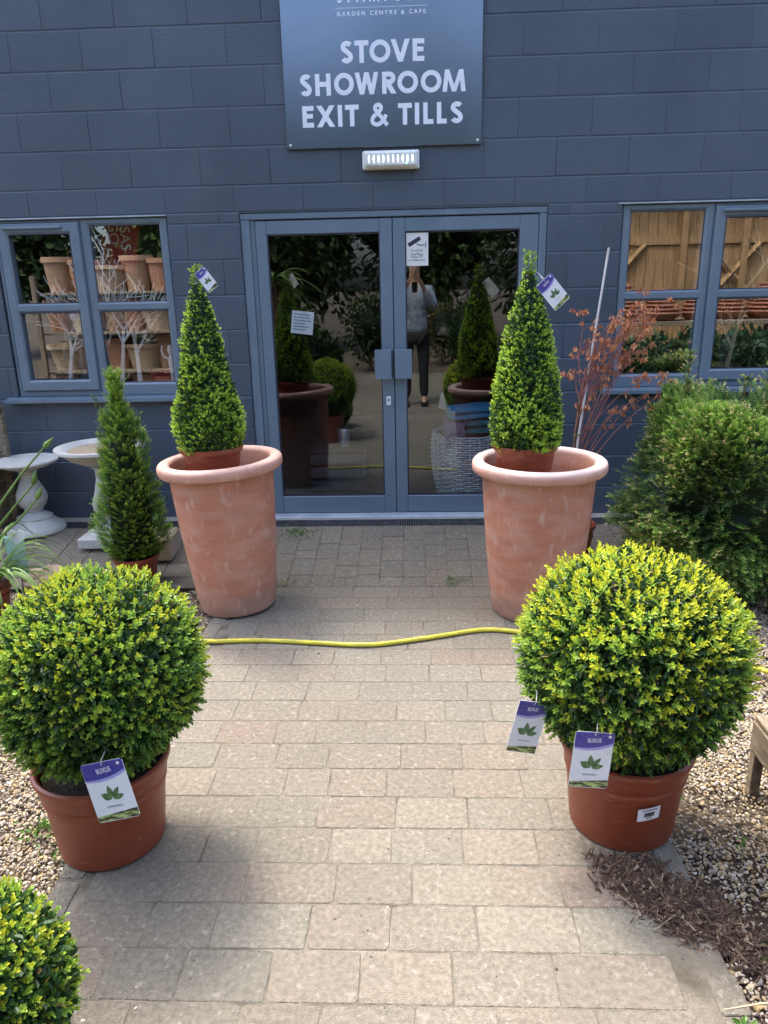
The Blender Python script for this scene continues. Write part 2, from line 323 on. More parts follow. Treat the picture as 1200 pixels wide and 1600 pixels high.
class Strokes:
    def __init__(s, yy, t=0.002): s.mb=MB(); s.y=yy; s.k=0; s.t=t
    def poly2(s, Lp, Rp, closed=False):
        s.k+=1; f=s.y-s.t-0.00012*(s.k%9); b=s.y; n=len(Lp)
        V=[]
        for (a,c) in zip(Lp,Rp): V+=[(a[0],f,a[1]),(c[0],f,c[1]),(a[0],b,a[1]),(c[0],b,c[1])]
        F=[]
        rng_=range(n) if closed else range(n-1)
        for i in rng_:
            j=(i+1)%n; i4,j4=i*4,j*4
            F+=[(i4,i4+1,j4+1,j4),(i4+2,j4+2,j4+3,i4+3),(i4,j4,j4+2,i4+2),(i4+1,i4+3,j4+3,j4+1)]
        if not closed: F+=[(0,2,3,1),((n-1)*4,(n-1)*4+1,(n-1)*4+3,(n-1)*4+2)]
        s.mb.add(V,F)
    def line(s, pts, w, closed=False):
        n=len(pts); L_=[];R_=[]
        for i,q in enumerate(pts):
            a=pts[i-1] if (i>0 or closed) else None; b=pts[(i+1)%n] if (i<n-1 or closed) else None
            def nr(u,v):
                dx,dy=v[0]-u[0],v[1]-u[1]; l=math.hypot(dx,dy) or 1; return (-dy/l,dx/l)
            if a is None: nn=nr(q,b); k=1
            elif b is None: nn=nr(a,q); k=1
            else:
                n1,n2=nr(a,q),nr(q,b); mx,my=n1[0]+n2[0],n1[1]+n2[1]; l=math.hypot(mx,my) or 1; nn=(mx/l,my/l)
                k=min(1/max(nn[0]*n1[0]+nn[1]*n1[1],0.35),2.5)
            L_.append((q[0]+nn[0]*w/2*k,q[1]+nn[1]*w/2*k)); R_.append((q[0]-nn[0]*w/2*k,q[1]-nn[1]*w/2*k))
        s.poly2(L_,R_,closed)
    def para(s, x0,z0,x1,z1,hw): s.poly2([(x0-hw,z0),(x1-hw,z1)],[(x0+hw,z0),(x1+hw,z1)])
    def arc(s,cx,cz,rx,rz,a0,a1,n=20): return [(cx+rx*math.cos(R(a0+(a1-a0)*i/n)),cz+rz*math.sin(R(a0+(a1-a0)*i/n))) for i in range(n+1)]
    def glyph(s,ch,x,z,W,H,w):
        h=w/2; X=lambda u:x+u*W; Z=lambda v:z+v*H
        V_=lambda u,v0=0,v1=1: s.line([(u,Z(v0)),(u,Z(v1))],w)
        if ch=='I': V_(x+W/2)
        elif ch=='L': s.line([(x+h,Z(1)),(x+h,z+h),(x+W,z+h)],w)
        elif ch=='T': s.line([(x,Z(1)-h),(x+W,Z(1)-h)],w); s.line([(x+W/2,z),(x+W/2,Z(1)-w)],w)
        elif ch in 'EF':
            V_(x+h); s.line([(x+w,Z(1)-h),(x+W,Z(1)-h)],w); s.line([(x+w,Z(.53)),(x+W*.93,Z(.53))],w*.92)
            if ch=='E': s.line([(x+w,z+h),(x+W,z+h)],w)
        elif ch=='H': V_(x+h); V_(x+W-h); s.line([(x+w,Z(.52)),(x+W-w,Z(.52))],w)
        elif ch=='O': s.line(s.arc(x+W/2,Z(.5),W/2-h,H/2-h+H*.01,0,360,40)[:-1],w,True)
        elif ch=='D':
            s.line([(x+h,z),(x+h,Z(1))],w); s.line([(x+w,Z(1)-h)]+s.arc(x+W*.42,Z(.5),W*.58-h,H/2-h,90,-90,24)+[(x+w,z+h)],w)
        elif ch=='V': s.para(x+W/2,z,x+h*1.1,Z(1),h*1.1); s.para(x+W/2,z,x+W-h*1.1,Z(1),h*1.1)
        elif ch=='A': s.para(x+h,z,x+W/2,Z(1),h*1.1); s.para(x+W-h,z,x+W/2,Z(1),h*1.1); s.line([(x+W*.24,Z(.3)),(x+W*.76,Z(.3))],w*.8)
        elif ch=='X': s.para(x+h*1.2,z,x+W-h*1.2,Z(1),h*1.25); s.para(x+W-h*1.2,z,x+h*1.2,Z(1),h*1.25)
        elif ch=='W':
            s.para(X(.29),z,x+h,Z(1),h); s.para(X(.29),z,X(.5),Z(1),h); s.para(X(.71),z,X(.5),Z(1),h); s.para(X(.71),z,x+W-h,Z(1),h)
        elif ch=='M':
            s.para(x+h,z,X(.2),Z(1),h); s.para(X(.5),z,X(.2),Z(1),h*.95); s.para(X(.5),z,X(.8),Z(1),h*.95); s.para(x+W-h,z,X(.8),Z(1),h)
        elif ch=='R':
            V_(x+h); rz=H*.29-h
            s.line([(x+w,Z(1)-h)]+s.arc(x+W*.52,Z(1)-h-rz,W*.42-h,rz,90,-90,16)+[(x+w,Z(1)-h-2*rz)],w)
            s.para(x+W-h*1.2,z,X(.42),Z(.45),h*1.25)
        elif ch=='S':
            r1=H*.27-h; r2=H*.29-h
            s.line(s.arc(X(.52),Z(1)-h-r1*1.0,W*.42-h*.6,r1,35,215,16)+[(X(.5),Z(.52))]+s.arc(X(.48),z+h+r2,W*.48-h,r2,50,-155,18),w)
        elif ch=='&':
            P=[(1.0,.0),(.62,.42),(.36,.68),(.29,.82),(.36,.93),(.52,.96),(.64,.87),(.60,.72),(.40,.55),(.20,.42),(.12,.25),(.2,.1),(.4,.05),(.62,.12),(.82,.32),(.93,.5)]
            Q=[]
            for i in range(len(P)-1):
                a=P[max(i-1,0)];b=P[i];c=P[i+1];d=P[min(i+2,len(P)-1)]
                for k in range(4):
                    t=k/4; f=lambda j:0.5*((2*b[j])+(-a[j]+c[j])*t+(2*a[j]-5*b[j]+4*c[j]-d[j])*t*t+(-a[j]+3*b[j]-3*c[j]+d[j])*t**3)
                    Q.append((X(f(0)),Z(f(1))))
            Q.append((X(.93),Z(.5)))
            for a_,b_ in ((0,13),(12,33),(32,47),(46,61)): s.line(Q[a_:b_],w*.85)

# ------------------------------------------------------------------ ground, gravel, paving
def sheet(name, x0,x1, ys, m, dz):
    mb=MB(); V=[];
    for yy in ys:
        for x in (x0,x1): V.append((x,yy,gz(yy)+dz))
    mb.add(V,[(2*i,2*i+1,2*i+3,2*i+2) for i in range(len(ys)-1)]); return mb.build(name,m)
gxs=np.linspace(-120,120,3)
g=sheet('ground',-150,150,[-150,-1.06,-0.26,150],MT['ground'],-0.045); tag(g,kind='structure')

PATH0,PATH1=-0.98,0.70
def slab(mb,x0,x1,y0,y1,col,top=0.0,thick=0.045,b=0.0024,slope=False,jit=0.0009):
    # tumbled paver with chamfered, slightly irregular corners
    g_=0.0019; x0+=g_;x1-=g_;y0+=g_;y1-=g_
    c=random.uniform(0.004,0.011)
    def ring(ins,z):
        P=[(x0+ins+c,y0+ins),(x1-ins-c,y0+ins),(x1-ins,y0+ins+c),(x1-ins,y1-ins-c),(x1-ins-c,y1-ins),(x0+ins+c,y1-ins),(x0+ins,y1-ins-c),(x0+ins,y0+ins+c)]
        return [(a,b_,gz(b_)+z) for a,b_ in P]
    dz=random.uniform(-jit,jit); tx=random.uniform(-jit,jit)
    r0=ring(0,-thick); r1=ring(0,top-b+dz); r2=ring(b,top+dz)
    rj=[(random.uniform(-.0015,.0015),random.uniform(-.0015,.0015)) for _ in range(8)]
    r1=[(a+j[0],b_+j[1],z) for (a,b_,z),j in zip(r1,rj)]; r2=[(a+j[0],b_+j[1],z) for (a,b_,z),j in zip(r2,rj)]
    V=r0+r1+r2
    F=[(i,(i+1)%8,8+(i+1)%8,8+i) for i in range(8)]+[(8+i,8+(i+1)%8,16+(i+1)%8,16+i) for i in range(8)]+[tuple(range(16,24))]
    k=1+.07*math.sin(x0*2.3+y0*1.7+1)*math.sin(y0*3.1-x0*1.1)+random.uniform(-.02,.02)
    mb.add(V,F,(col[0]*k,col[1]*k,col[2]*k*.965))
def paver_col(grey=0.35):
    q=random.random()
    if q<0.45: c=(0.256,0.232,0.188)
    elif q<0.68: c=(0.262,0.229,0.185)
    elif q<0.90: c=(0.244,0.228,0.187)
    elif q<0.94: c=(0.268,0.218,0.176)
    else: c=(0.232,0.219,0.182)
    k=0.86*random.uniform(0.92,1.07); return tuple(v*k for v in c)
pv=MB()
yy=-1.06; row=0; D_=0.1566
gap=[]
while yy>-9.5:
    y1=yy; y0=yy-D_
    x=PATH0+random.uniform(-0.05,0.02); xe=PATH1+random.uniform(-0.06,0.05)
    first=True
    while x<xe-0.05:
        wd=random.choice([0.165,0.2,0.235,0.27,0.235])*random.uniform(.97,1.03)
        if xe-(x+wd)<0.09: wd=xe-x
        slab(pv,x,x+wd,y0,y1,paver_col(),top=0.0); x+=wd
    yy=y0; row+=1
# edging stones down both sides, laid lengthways and a little sunken
for xs,side in ((PATH0-0.095,-1),(PATH1+0.06,1)):
    yy=-1.1
    while yy>-6.5:
        ln=random.choice([0.12,0.16,0.2,0.24]); jx=random.uniform(-.015,.015)
        if not (side>0 and -3.50<yy<-3.28) and random.random()<0.96:
            slab(pv,xs+jx-0.035,xs+jx+0.045,yy-ln,yy,paver_col(),top=0.002,jit=.0015)
        yy-=ln+random.uniform(0,.02)
# ramp of narrow columns in front of the doors, bigger pavers either side
x=-1.19
while x<3.3:
    w_=0.139; yy=-1.06
    while yy<-0.30:
        ln=random.choice([0.11,0.14,0.16,0.2]); 
        if -0.27-(yy+ln)<0.07: ln=-0.27-yy
        c=paver_col(); c=tuple(v*0.92 for v in c)
        slab(pv,x,x+w_,yy,yy+ln,c,jit=0.0008); yy+=ln
    x+=w_
x=-1.19
while x>-4.5:
    w_=random.choice([0.165,0.19]); yy=-0.93 if x>-2.6 else -1.1
    while yy<-0.30:
        ln=random.choice([0.16,0.2,0.24])
        if -0.27-(yy+ln)<0.08: ln=-0.27-yy
        slab(pv,x-w_,x,yy,yy+ln,paver_col(),jit=0.002); yy+=ln
    x-=w_
for k in range(6):     # loose pieces where the pavers run into the gravel
    pass
po=pv.build('paving',MT['paver']); tag(po,kind='structure')
for nm,(x0,x1,ys) in {'a':(PATH0-.12,PATH1+.10,[-9.6,-1.061]),}.items():
    j=sheet('jointing_sand',x0,x1,ys,MT['sand'],-0.0022); tag(j,kind='structure')
j=sheet('jointing_sand',-4.5,3.3,[-1.06,-0.26],MT['sand'],-0.0045); tag(j,kind='structure')

# gravel pebbles
phi=(1+5**.5)/2
ico=np.array([(-1,phi,0),(1,phi,0),(-1,-phi,0),(1,-phi,0),(0,-1,phi),(0,1,phi),(0,-1,-phi),(0,1,-phi),(phi,0,-1),(phi,0,1),(-phi,0,-1),(-phi,0,1)])/1.9
icf=np.array([(0,11,5),(0,5,1),(0,1,7),(0,7,10),(0,10,11),(1,5,9),(5,11,4),(11,10,2),(10,7,6),(7,1,8),(3,9,4),(3,4,2),(3,2,6),(3,6,8),(3,8,9),(4,9,5),(2,4,11),(6,2,10),(8,6,7),(9,8,1)])
def pebbles(mb, P, size, cols):
    n=len(P); A=rng.uniform(0,2*np.pi,n); ca,sa=np.cos(A),np.sin(A)
    S=size[:,None]*np.stack([rng.uniform(.7,1.3,n),rng.uniform(.55,1.0,n),rng.uniform(.4,.75,n)],1)
    V=ico[None]*(1+rng.uniform(-.16,.16,(n,12,1)))*S[:,None,:]
    tl=rng.normal(0,.3,n)
    X=V[:,:,0]*ca[:,None]-V[:,:,1]*sa[:,None]; Y=V[:,:,0]*sa[:,None]+V[:,:,1]*ca[:,None]; Z=V[:,:,2]+X*np.sin(tl)[:,None]
    V=np.stack([X,Y,Z],2)+P[:,None,:]
    F=(icf[None]+12*np.arange(n)[:,None,None]).reshape(-1,3)
    mb.add(V.reshape(-1,3),F,np.repeat(cols,12,0))
def pebble_cols(n,dark=0.0):
    base=np.array([(0.50,0.42,0.28),(0.42,0.31,0.17),(0.56,0.50,0.40),(0.26,0.20,0.14),(0.36,0.32,0.27),(0.48,0.35,0.16),(0.16,0.12,0.09),(0.62,0.58,0.50)])
    i=rng.choice(8,n,p=[.22,.16,.16,.12,.14,.08,.08,.04]); c=base[i]*rng.uniform(.6,.98,(n,1))
    return c
def vnoise(x,y_,f,seed=0):
    r_=np.random.default_rng(seed); s=0
    for k in range(6):
        a,b,c=r_.normal(0,f,2).tolist()+[r_.uniform(0,6.28)]; s=s+np.sin(a*x+b*y_+c)
    return s/6**.5
gm=MB()
def field(x0,x1,y0,y1,n,smin,smax,seed,sparse=None):
    X=rng.uniform(x0,x1,n); Y=rng.uniform(y0,y1,n)
    keep=np.ones(n,bool)
    if sparse is not None: keep=sparse(X,Y)
    X,Y=X[keep],Y[keep]; m=len(X)
    s=rng.uniform(smin,smax,m)*np.where(rng.random(m)<.08,1.7,1.0)
    Z=gzv(Y)-0.040+0.016*(0.5+0.5*vnoise(X,Y,5,3))+rng.uniform(0,.012,m)
    pebbles(gm,np.stack([X,Y,Z],1),s,pebble_cols(m))
def leftmask(X,Y): return (X<PATH0-0.10+0.03*np.sin(Y*9)) & ~((Y>-0.93)&(X<9)) & (rng.random(len(X))<np.clip(.93+.3*vnoise(X,Y,6,5),.45,1))
def rightmask(X,Y):
    d=vnoise(X,Y,4.5,9); q=np.clip(1.0+.35*d,.3,1)
    # the earth shows through in front of the right pot
    q=np.where((Y<-2.85)&(X<1.6), np.clip(.62+.45*d+(-3.55-Y)*.9*(Y<-3.45),.15,1), q)
    return (X>PATH1+np.where(Y<-3.25,.05,.09)) & (Y<-1.07) & (rng.random(len(X))<q)
field(-1.85,-1.0,-5.0,-2.5,26000,.0038,.0078,1,leftmask)
field(-2.6,-1.0,-2.6,-0.9,22000,.005,.0095,2,leftmask)
field(-4.5,-1.85,-5.0,-0.9,16000,.009,.015,3,leftmask)
field(0.75,1.75,-4.6,-2.4,42000,.0035,.0072,4,rightmask)
field(0.75,3.2,-2.5,-1.07,33000,.005,.0095,5,rightmask)
field(1.7,3.6,-4.8,-2.4,9000,.009,.015,6,rightmask)
gv=gm.build('gravel',MT['stones']); tag(gv,'pale buff and brown pea gravel on both sides of the paved path','gravel',kind='stuff')

# grit scattered over the pavers
gt=MB(); n=330; X=rng.uniform(PATH0,PATH1,n); Y=rng.uniform(-4.2,-0.4,n)
pebbles(gt,np.stack([X,Y,gzv(Y)+.0015],1),rng.uniform(.0012,.0032,n)*np.where(rng.random(n)<.05,2.2,1),np.where(rng.random((n,1))<.55,np.array([[.05,.035,.025]]),np.array([[.6,.55,.45]])))
go=gt.build('grit',MT['stones']); tag(go,'dark and pale specks of grit scattered over the paving','grit',kind='stuff')

# bark mulch spilled in front of the right pot
mm=MB()
n=9000
P=rng.normal(0,1,(n,2)); cx=0.745+0.062*P[:,0]; cy=-3.385+0.085*P[:,1]
cx+= (cy+3.385)*-0.75
ok=(cx>0.50)&(cx<1.0)&(cy<-3.20)&(cy>-3.62); cx,cy=cx[ok],cy[ok]; n=len(cx)
h=-.020+.042*np.exp(-(((cx-.745+(cy+3.385)*.75)/.12)**2+((cy+3.385)/.14)**2)); h=np.where((cx<PATH1+.05)&(h<.002),.002,h)
L_=.003+rng.exponential(.0075,n).clip(0,.04); W_=(.0006+rng.exponential(.0016,n)).clip(0,.007); a=rng.uniform(0,6.28,n); e=rng.normal(0,.45,n)
d=np.stack([np.cos(a)*np.cos(e),np.sin(a)*np.cos(e),np.sin(e)],1); s_=np.stack([-np.sin(a),np.cos(a),np.zeros(n)],1); u_=np.cross(d,s_)
c0=np.stack([cx,cy,h-0.004+rng.uniform(0,.014,n)],1)
V=np.stack([c0-d*L_[:,None]-s_*W_[:,None],c0-d*L_[:,None]+s_*W_[:,None]*.6,c0+d*L_[:,None]+s_*W_[:,None],c0+d*L_[:,None]-s_*W_[:,None]*.5,
   c0+u_*W_[:,None]*.9],1)
F=np.concatenate([np.array([[0,1,4],[1,2,4],[2,3,4],[3,0,4]])[None]+5*np.arange(n)[:,None,None]]).reshape(-1,3)
bc=np.array([(0.045,0.026,0.017),(0.08,0.048,0.03),(0.13,0.085,0.055),(0.25,0.19,0.12)])[rng.choice(4,n,p=[.36,.30,.22,.12])]
mm.add(V.reshape(-1,3),F,np.repeat(bc,5,0))
V=[];F=[];gn=22
for i in range(gn):
    for k in range(gn):
        xx=.50+.60*i/(gn-1); y2=-3.80+.64*k/(gn-1)
        V.append((xx,y2,-.034+.050*math.exp(-(((xx-.745+(y2+3.385)*.75)/.10)**2+((y2+3.385)/.12)**2))+random.uniform(-.002,.002)))
F=[(i*gn+k,(i+1)*gn+k,(i+1)*gn+k+1,i*gn+k+1) for i in range(gn-1) for k in range(gn-1)]
mm.add(V,F,(0.04,0.026,0.018))
mo=mm.build('bark_mulch',MT['mulch']); tag(mo,'dark fibrous bark mulch spilled over the edge of the path','mulch',kind='stuff')
sm=MB(); sm.tube([(.735,-3.735,.022),(.83,-3.722,.028),(.93,-3.715,.026)],[.0015,.0032,.002],6)
sk=sm.build('dry_stalk',MT['sandstone']); tag(sk,'thin pale dry stalk lying across the front edge of the mulch','stalk')

# ------------------------------------------------------------------ building
B=thing('building','dark slate painted blockwork building with double glass doors and two windows','building',(0,0,0))
X0,X1,TOP=-7.0,7.0,3.54
OPEN=[(-1.123,0.865,0.12,2.168),(-2.775,-1.600,1.000,2.172),(1.335,2.515,1.000,2.172)]
rows=[(2.334+.225*k,2.334+.225*(k+1)) for k in range(6,-1,-1)]
rows=[(a,min(b,TOP)) for a,b in rows if a<TOP-.02]
rows+=[(2.175,2.334),(2.109,2.175)]+[(max(2.109-.225*(k+1),0.0),2.109-.225*k) for k in range(10)]
wm=MB()
for ri,(z0,z1) in enumerate(rows):
    idx=round((z1-2.334)/.225)
    off={4:.224,3:-.006,2:.21,1:0.0,0:.2}.get(idx,(0.215 if idx%2==0 else 0.0)) if z1>2.2 else (0.1 if ri%2 else -.125)
    x=X0-((X0-off)%.45)
    while x<X1:
        a,b=max(x,X0),min(x+.45,X1); x+=.45
        segs=[(a,b,z0,z1)]
        for (ox0,ox1,oz0,oz1) in OPEN:
            new=[]
            for (sa,sb,sz0,sz1) in segs:
                if sb<=ox0 or sa>=ox1 or sz1<=oz0+.001 or sz0>=oz1-.001: new.append((sa,sb,sz0,sz1)); continue
                if sa<ox0: new.append((sa,ox0,sz0,sz1))
                if sb>ox1: new.append((ox1,sb,sz0,sz1))
                if sz0<oz0: new.append((max(sa,ox0),min(sb,ox1),sz0,oz0))
                if sz1>oz1: new.append((max(sa,ox0),min(sb,ox1),oz1,sz1))
            segs=new
        for (sa,sb,sz0,sz1) in segs:
            if sb-sa<.02 or sz1-sz0<.012: continue
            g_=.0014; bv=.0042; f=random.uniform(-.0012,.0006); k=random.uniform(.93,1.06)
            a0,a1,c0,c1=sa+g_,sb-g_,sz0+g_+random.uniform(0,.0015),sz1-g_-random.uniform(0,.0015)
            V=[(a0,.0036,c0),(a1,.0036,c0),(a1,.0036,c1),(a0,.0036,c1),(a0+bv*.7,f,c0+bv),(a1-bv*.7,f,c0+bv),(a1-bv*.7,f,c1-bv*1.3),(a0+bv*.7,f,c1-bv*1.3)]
            wm.add(V,[(4,5,6,7),(0,1,5,4),(1,2,6,5),(2,3,7,6),(3,0,4,7)],np.array([(k*.75,)*3]*2+[(k*2.3,)*3]*2+[(k,)*3]*4))  # joint highlight and ledge dust painted into upper bevels, lower bevels coloured darker
# backing leaf of the wall (solid, round the openings)
def wallbox(x0,x1,z0,z1): wm.box(x0,x1,.0026,.22,z0,z1,(.9,.9,.9))
cuts=[X0,-2.775,-1.600,-1.123,.865,1.335,2.515,X1]
for a,b in zip(cuts[:-1],cuts[1:]):
    op=[o for o in OPEN if abs(o[0]-a)<1e-6]
    if op: 
        o=op[0]
        if o[2]>.2: wallbox(a,b,0,o[2])
        wallbox(a,b,o[3],TOP)
    else: wallbox(a,b,0,TOP)
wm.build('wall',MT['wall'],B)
sm=MB(); sm.box(X0,X0+.2,.221,8,0,TOP); sm.box(X1-.2,X1,.221,8,0,TOP); sm.box(X0,X1,8.001,8.2,0,TOP); sm.build('outer_wall',MT['wall'],B)
rm=MB(); rm.box(X0-.15,X1+.15,-.03,8.4,TOP+.002,TOP+.06); rm.build('roof',MT['roof'],B)
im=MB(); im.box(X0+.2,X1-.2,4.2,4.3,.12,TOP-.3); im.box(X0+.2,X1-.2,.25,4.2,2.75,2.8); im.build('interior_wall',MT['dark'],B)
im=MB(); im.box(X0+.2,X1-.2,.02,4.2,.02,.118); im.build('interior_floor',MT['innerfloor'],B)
im=MB(); im.bbox(-1.10,.85,-.075,.03,.085,.125,.006); im.build('door_threshold',MT['frame_edge'],B)
im=MB(); im.box(X0,X1,-.115,.0035,-.05,.112); im.build('concrete_footing',MT['concrete'],B)

def frame_rect(mb,x0,x1,z0,z1,wl,wr,wt,wb,yf,yb,bev=.006):
    # four mitred members with a sloping inner bead
    O=[(x0,z0),(x1,z0),(x1,z1),(x0,z1)]; I=[(x0+wl,z0+wb),(x1-wr,z0+wb),(x1-wr,z1-wt),(x0+wl,z1-wt)]
    O2=[(x0+bev,z0+bev),(x1-bev,z0+bev),(x1-bev,z1-bev),(x0+bev,z1-bev)]
    s_=.014; I2=[(x0+wl-s_,z0+wb-s_),(x1-wr+s_,z0+wb-s_),(x1-wr+s_,z1-wt+s_),(x0+wl-s_,z1-wt+s_)]
    V=[(a,yb,b) for a,b in O]+[(a,yf+bev,b) for a,b in O]+[(a,yf,b) for a,b in O2]+[(a,yf,b) for a,b in I2]+[(a,yf+.012,b) for a,b in I]+[(a,yb,b) for a,b in I]
    F=[]
    for r_ in range(5):
        for i in range(4):
            j_=(i+1)%4; F.append((r_*4+i,r_*4+j_,(r_+1)*4+j_,(r_+1)*4+i))
    for i in range(4): j_=(i+1)%4; F.append((i,20+i,20+j_,j_))
    mb.add(V,F)
def bar_h(mb,x0,x1,z0,z1,yf,yb):
    h=(z1-z0)/2; zc=(z0+z1)/2   # transom with arrow-shaped ends
    V=[(x0,yf+.012,z0),(x1,yf+.012,z0),(x1,yf+.012,z1),(x0,yf+.012,z1),
       (x0,yf-.001,z0+.012),(x1,yf-.001,z0+.012),(x1,yf-.001,z1-.012),(x0,yf-.001,z1-.012),
       (x0,yb,z0),(x1,yb,z0),(x1,yb,z1),(x0,yb,z1),(x0-h*.8,yf-.0012,zc),(x1+h*.8,yf-.0012,zc)]
    mb.add(V,[(4,5,6,7),(0,1,5,4),(3,7,6,2),(8,9,1,0),(11,3,2,10),(8,11,10,9),(12,4,7),(12,0,4),(12,7,3),(13,6,5),(13,5,1),(13,2,6)])
def pane(parent,x0,x1,z0,z1,yy,m='glass'):
    mb=MB(); V=[(x0,yy,z0),(x1,yy,z0),(x1,yy,z1),(x0,yy,z1)]; mb.add(V,[(0,1,2,3)]); return mb.build('pane',MT[m],parent)
def gasket(parent,x0,x1,z0,z1,yy):
    mb=MB(); g=.005
    for q in ((x0,x0+g,z0,z1),(x1-g,x1,z0,z1),(x0+g,x1-g,z0,z0+g),(x0+g,x1-g,z1-g,z1)): mb.box(q[0],q[1],yy-.003,yy-.0005,q[2],q[3])
    mb.build('gasket',MT['ink'],parent)
def window(x0,x1,mull,sash_left,label):
    W=MB(); z0,z1=1.0,2.160
    # outer frame: built round a mullion
    yf,yb=.012,.10
    a0,a1=x0+.004,mull; b0,b1=mull,x1-.004
    if sash_left: fx0,fx1=b0+.0,b1
    else: fx0,fx1=a0,a1
    sx0,sx1=(a0,a1) if sash_left else (b0,b1)
    frame_rect(W,fx0+.0005,fx1-.0005,z0+.002,z1,.055,.055,.042,.088,yf,yb)
    frame_rect(W,sx0+.0005,sx1-.0005,z0+.002,z1,.034,.034,.03,.05,yf+.001,yb)
    bar_h(W,fx0+.056,fx1-.056,1.572,1.630,yf+.001,yb-.005)
    o=W.build('window',MT['frame'],B,smooth=False)
    S=MB(); q0,q1=sx0+(.036 if sash_left else .005),sx1-(.005 if sash_left else .036)
    frame_rect(S,q0,q1,z0+.045,z1-.022,.066,.066,.066,.075,yf-.022,yf+.05)
    bar_h(S,q0+.067,q1-.067,1.572,1.632,yf-.021,yf+.045)
    S.build('sash',MT['frame'],o)
    V=MB(); V.bbox(q0+.04,q1-.11 if sash_left else q1-.06,yf-.040,yf-.0222,z1-.060,z1-.040,.005); V.build('trickle_vent',MT['frame'],o)
    pane(o,fx0+.05,fx1-.05,1.08,2.13,yf+.018); pane(o,q0+.06,q1-.06,z0+.11,z1-.08,yf+.012)
    for (za,zb) in ((1.0895,1.572),(1.630,2.1185)): gasket(o,fx0+.055,fx1-.055,za,zb,yf+.0165)
    for (za,zb) in ((1.120,1.572),(1.632,2.072)): gasket(o,q0+.066,q1-.066,za,zb,yf-.0085)
    T=MB(); T.bbox(x0-.03,x1-.0,-.012,.011,z1+.001,z1+.010,.002); T.build('drip_trim',MT['frame_edge'],o)
    L=MB(); L.add([(x0-.07,-.075,z0-.030),(x1+.055,-.075,z0-.030),(x1+.055,-.075,z0-.008),(x0-.07,-.075,z0-.008),
                   (x0-.07,.02,z0-.030),(x1+.055,.02,z0-.030),(x1+.055,.02,z0+.003),(x0-.07,.02,z0+.003)],
                  [(0,1,2,3),(3,2,6,7),(4,7,6,5),(0,4,5,1),(0,3,7,4),(1,5,6,2)]); L.build('sill',MT['frame'],o)
    tag(o,label); return o
window(-2.775,-1.600,-2.186,True,'window left of the doors with white twig trees inside')
window(1.335,2.515,1.918,False,'window right of the doors behind the red maple')

# doors
fm=MB()
fm.bbox(-1.122,-1.062,.010,.10,.1255,2.125,.004); fm.bbox(-1.062,-1.030,.024,.10,.1255,2.125,.003)
fm.bbox(.800+.015,.864,.010,.10,.1255,2.125,.004); fm.bbox(-1.122,.864,.008,.10,2.1255,2.166,.004)
fm.build('door_frame',MT['frame'],B)
def leaf(x0,x1,gx0,gx1,label):
    mb=MB(); yf,yb=.014,.065; gz0,gz1=.253,2.033
    # stiles and rails
    mb.bbox(x0,gx0,yf,yb,.128,2.118,.004); mb.bbox(gx1,x1,yf,yb,.128,2.118,.004)
    mb.bbox(gx0+.0003,gx1-.0003,yf+.0008,yb,gz1,2.1175,.004); mb.bbox(gx0+.0003,gx1-.0003,yf+.0008,yb,.1285,gz0,.004)
    o=mb.build('door',MT['frame'],B); tag(o,label)
    g_=MB()
    for (a,b,c,d) in ((gx0,gx0+.008,gz0,gz1),(gx1-.008,gx1,gz0,gz1),(gx0+.008,gx1-.008,gz0,gz0+.008),(gx0+.008,gx1-.008,gz1-.008,gz1)): g_.box(a,b,yf+.010,yb-.01,c,d)
    g_.build('gasket',MT['ink'],o)
    pane(o,gx0+.002,gx1-.002,gz0+.002,gz1-.002,yf+.022,'door_glass'); return o
dl=leaf(-1.027,-.1345,-.955,-.215,'left glass door'); dr=leaf(-.1295,.812,-.050,.692,'right glass door')
def handle(d,x0,x1,side):
    mb=MB(); z0,z1=1.095,1.290
    mb.bbox(x0,x1,-.066,-.060,z0,z1,.002)
    xo=x0 if side<0 else x1
    mb.bbox(min(xo,xo-side*.005),max(xo,xo-side*.005),-.0595,.0138,z0+.001,z1-.001,.0015)
    mb.build('handle',MT['frame'],d)
handle(dl,-.262,-.150,1); handle(dr,-.128,-.012,-1)
kb=MB(); kb.bbox(-.192,-.160,.006,.0138,.905,.968,.004); k=kb.build('key_plate',MT['white'],dl)
kb=MB(); kb.lathe([(.0,.0),(.007,.0),(.007,.003),(0,.003)],n=16); kk=kb.build('key_hole',MT['drain'],dl); kk.rotation_euler=(R(90),0,0); kk.location=(-.176,.006,.943)

# drain channel
dm=MB(); dm.box(-6,6,-.262,-.118,-.03,.10)
drn=thing('drain_channel','slotted dark metal drain channel running along the foot of the wall','drain',(0,0,0))
dm.build('channel',MT['ink'],drn)
dm=MB()
x=-3.4
while x<3.4:
    dm.box(x,x+.0085,-.252,-.128,.1005,.117); x+=.0165
dm.box(-6,6,-.262,-.2525,.1005,.1175); dm.box(-6,6,-.1275,-.118,.1005,.1175); dm.box(-6,6,-.194,-.186,.1005,.1172)
dm.build('grating',MT['drain'],drn)

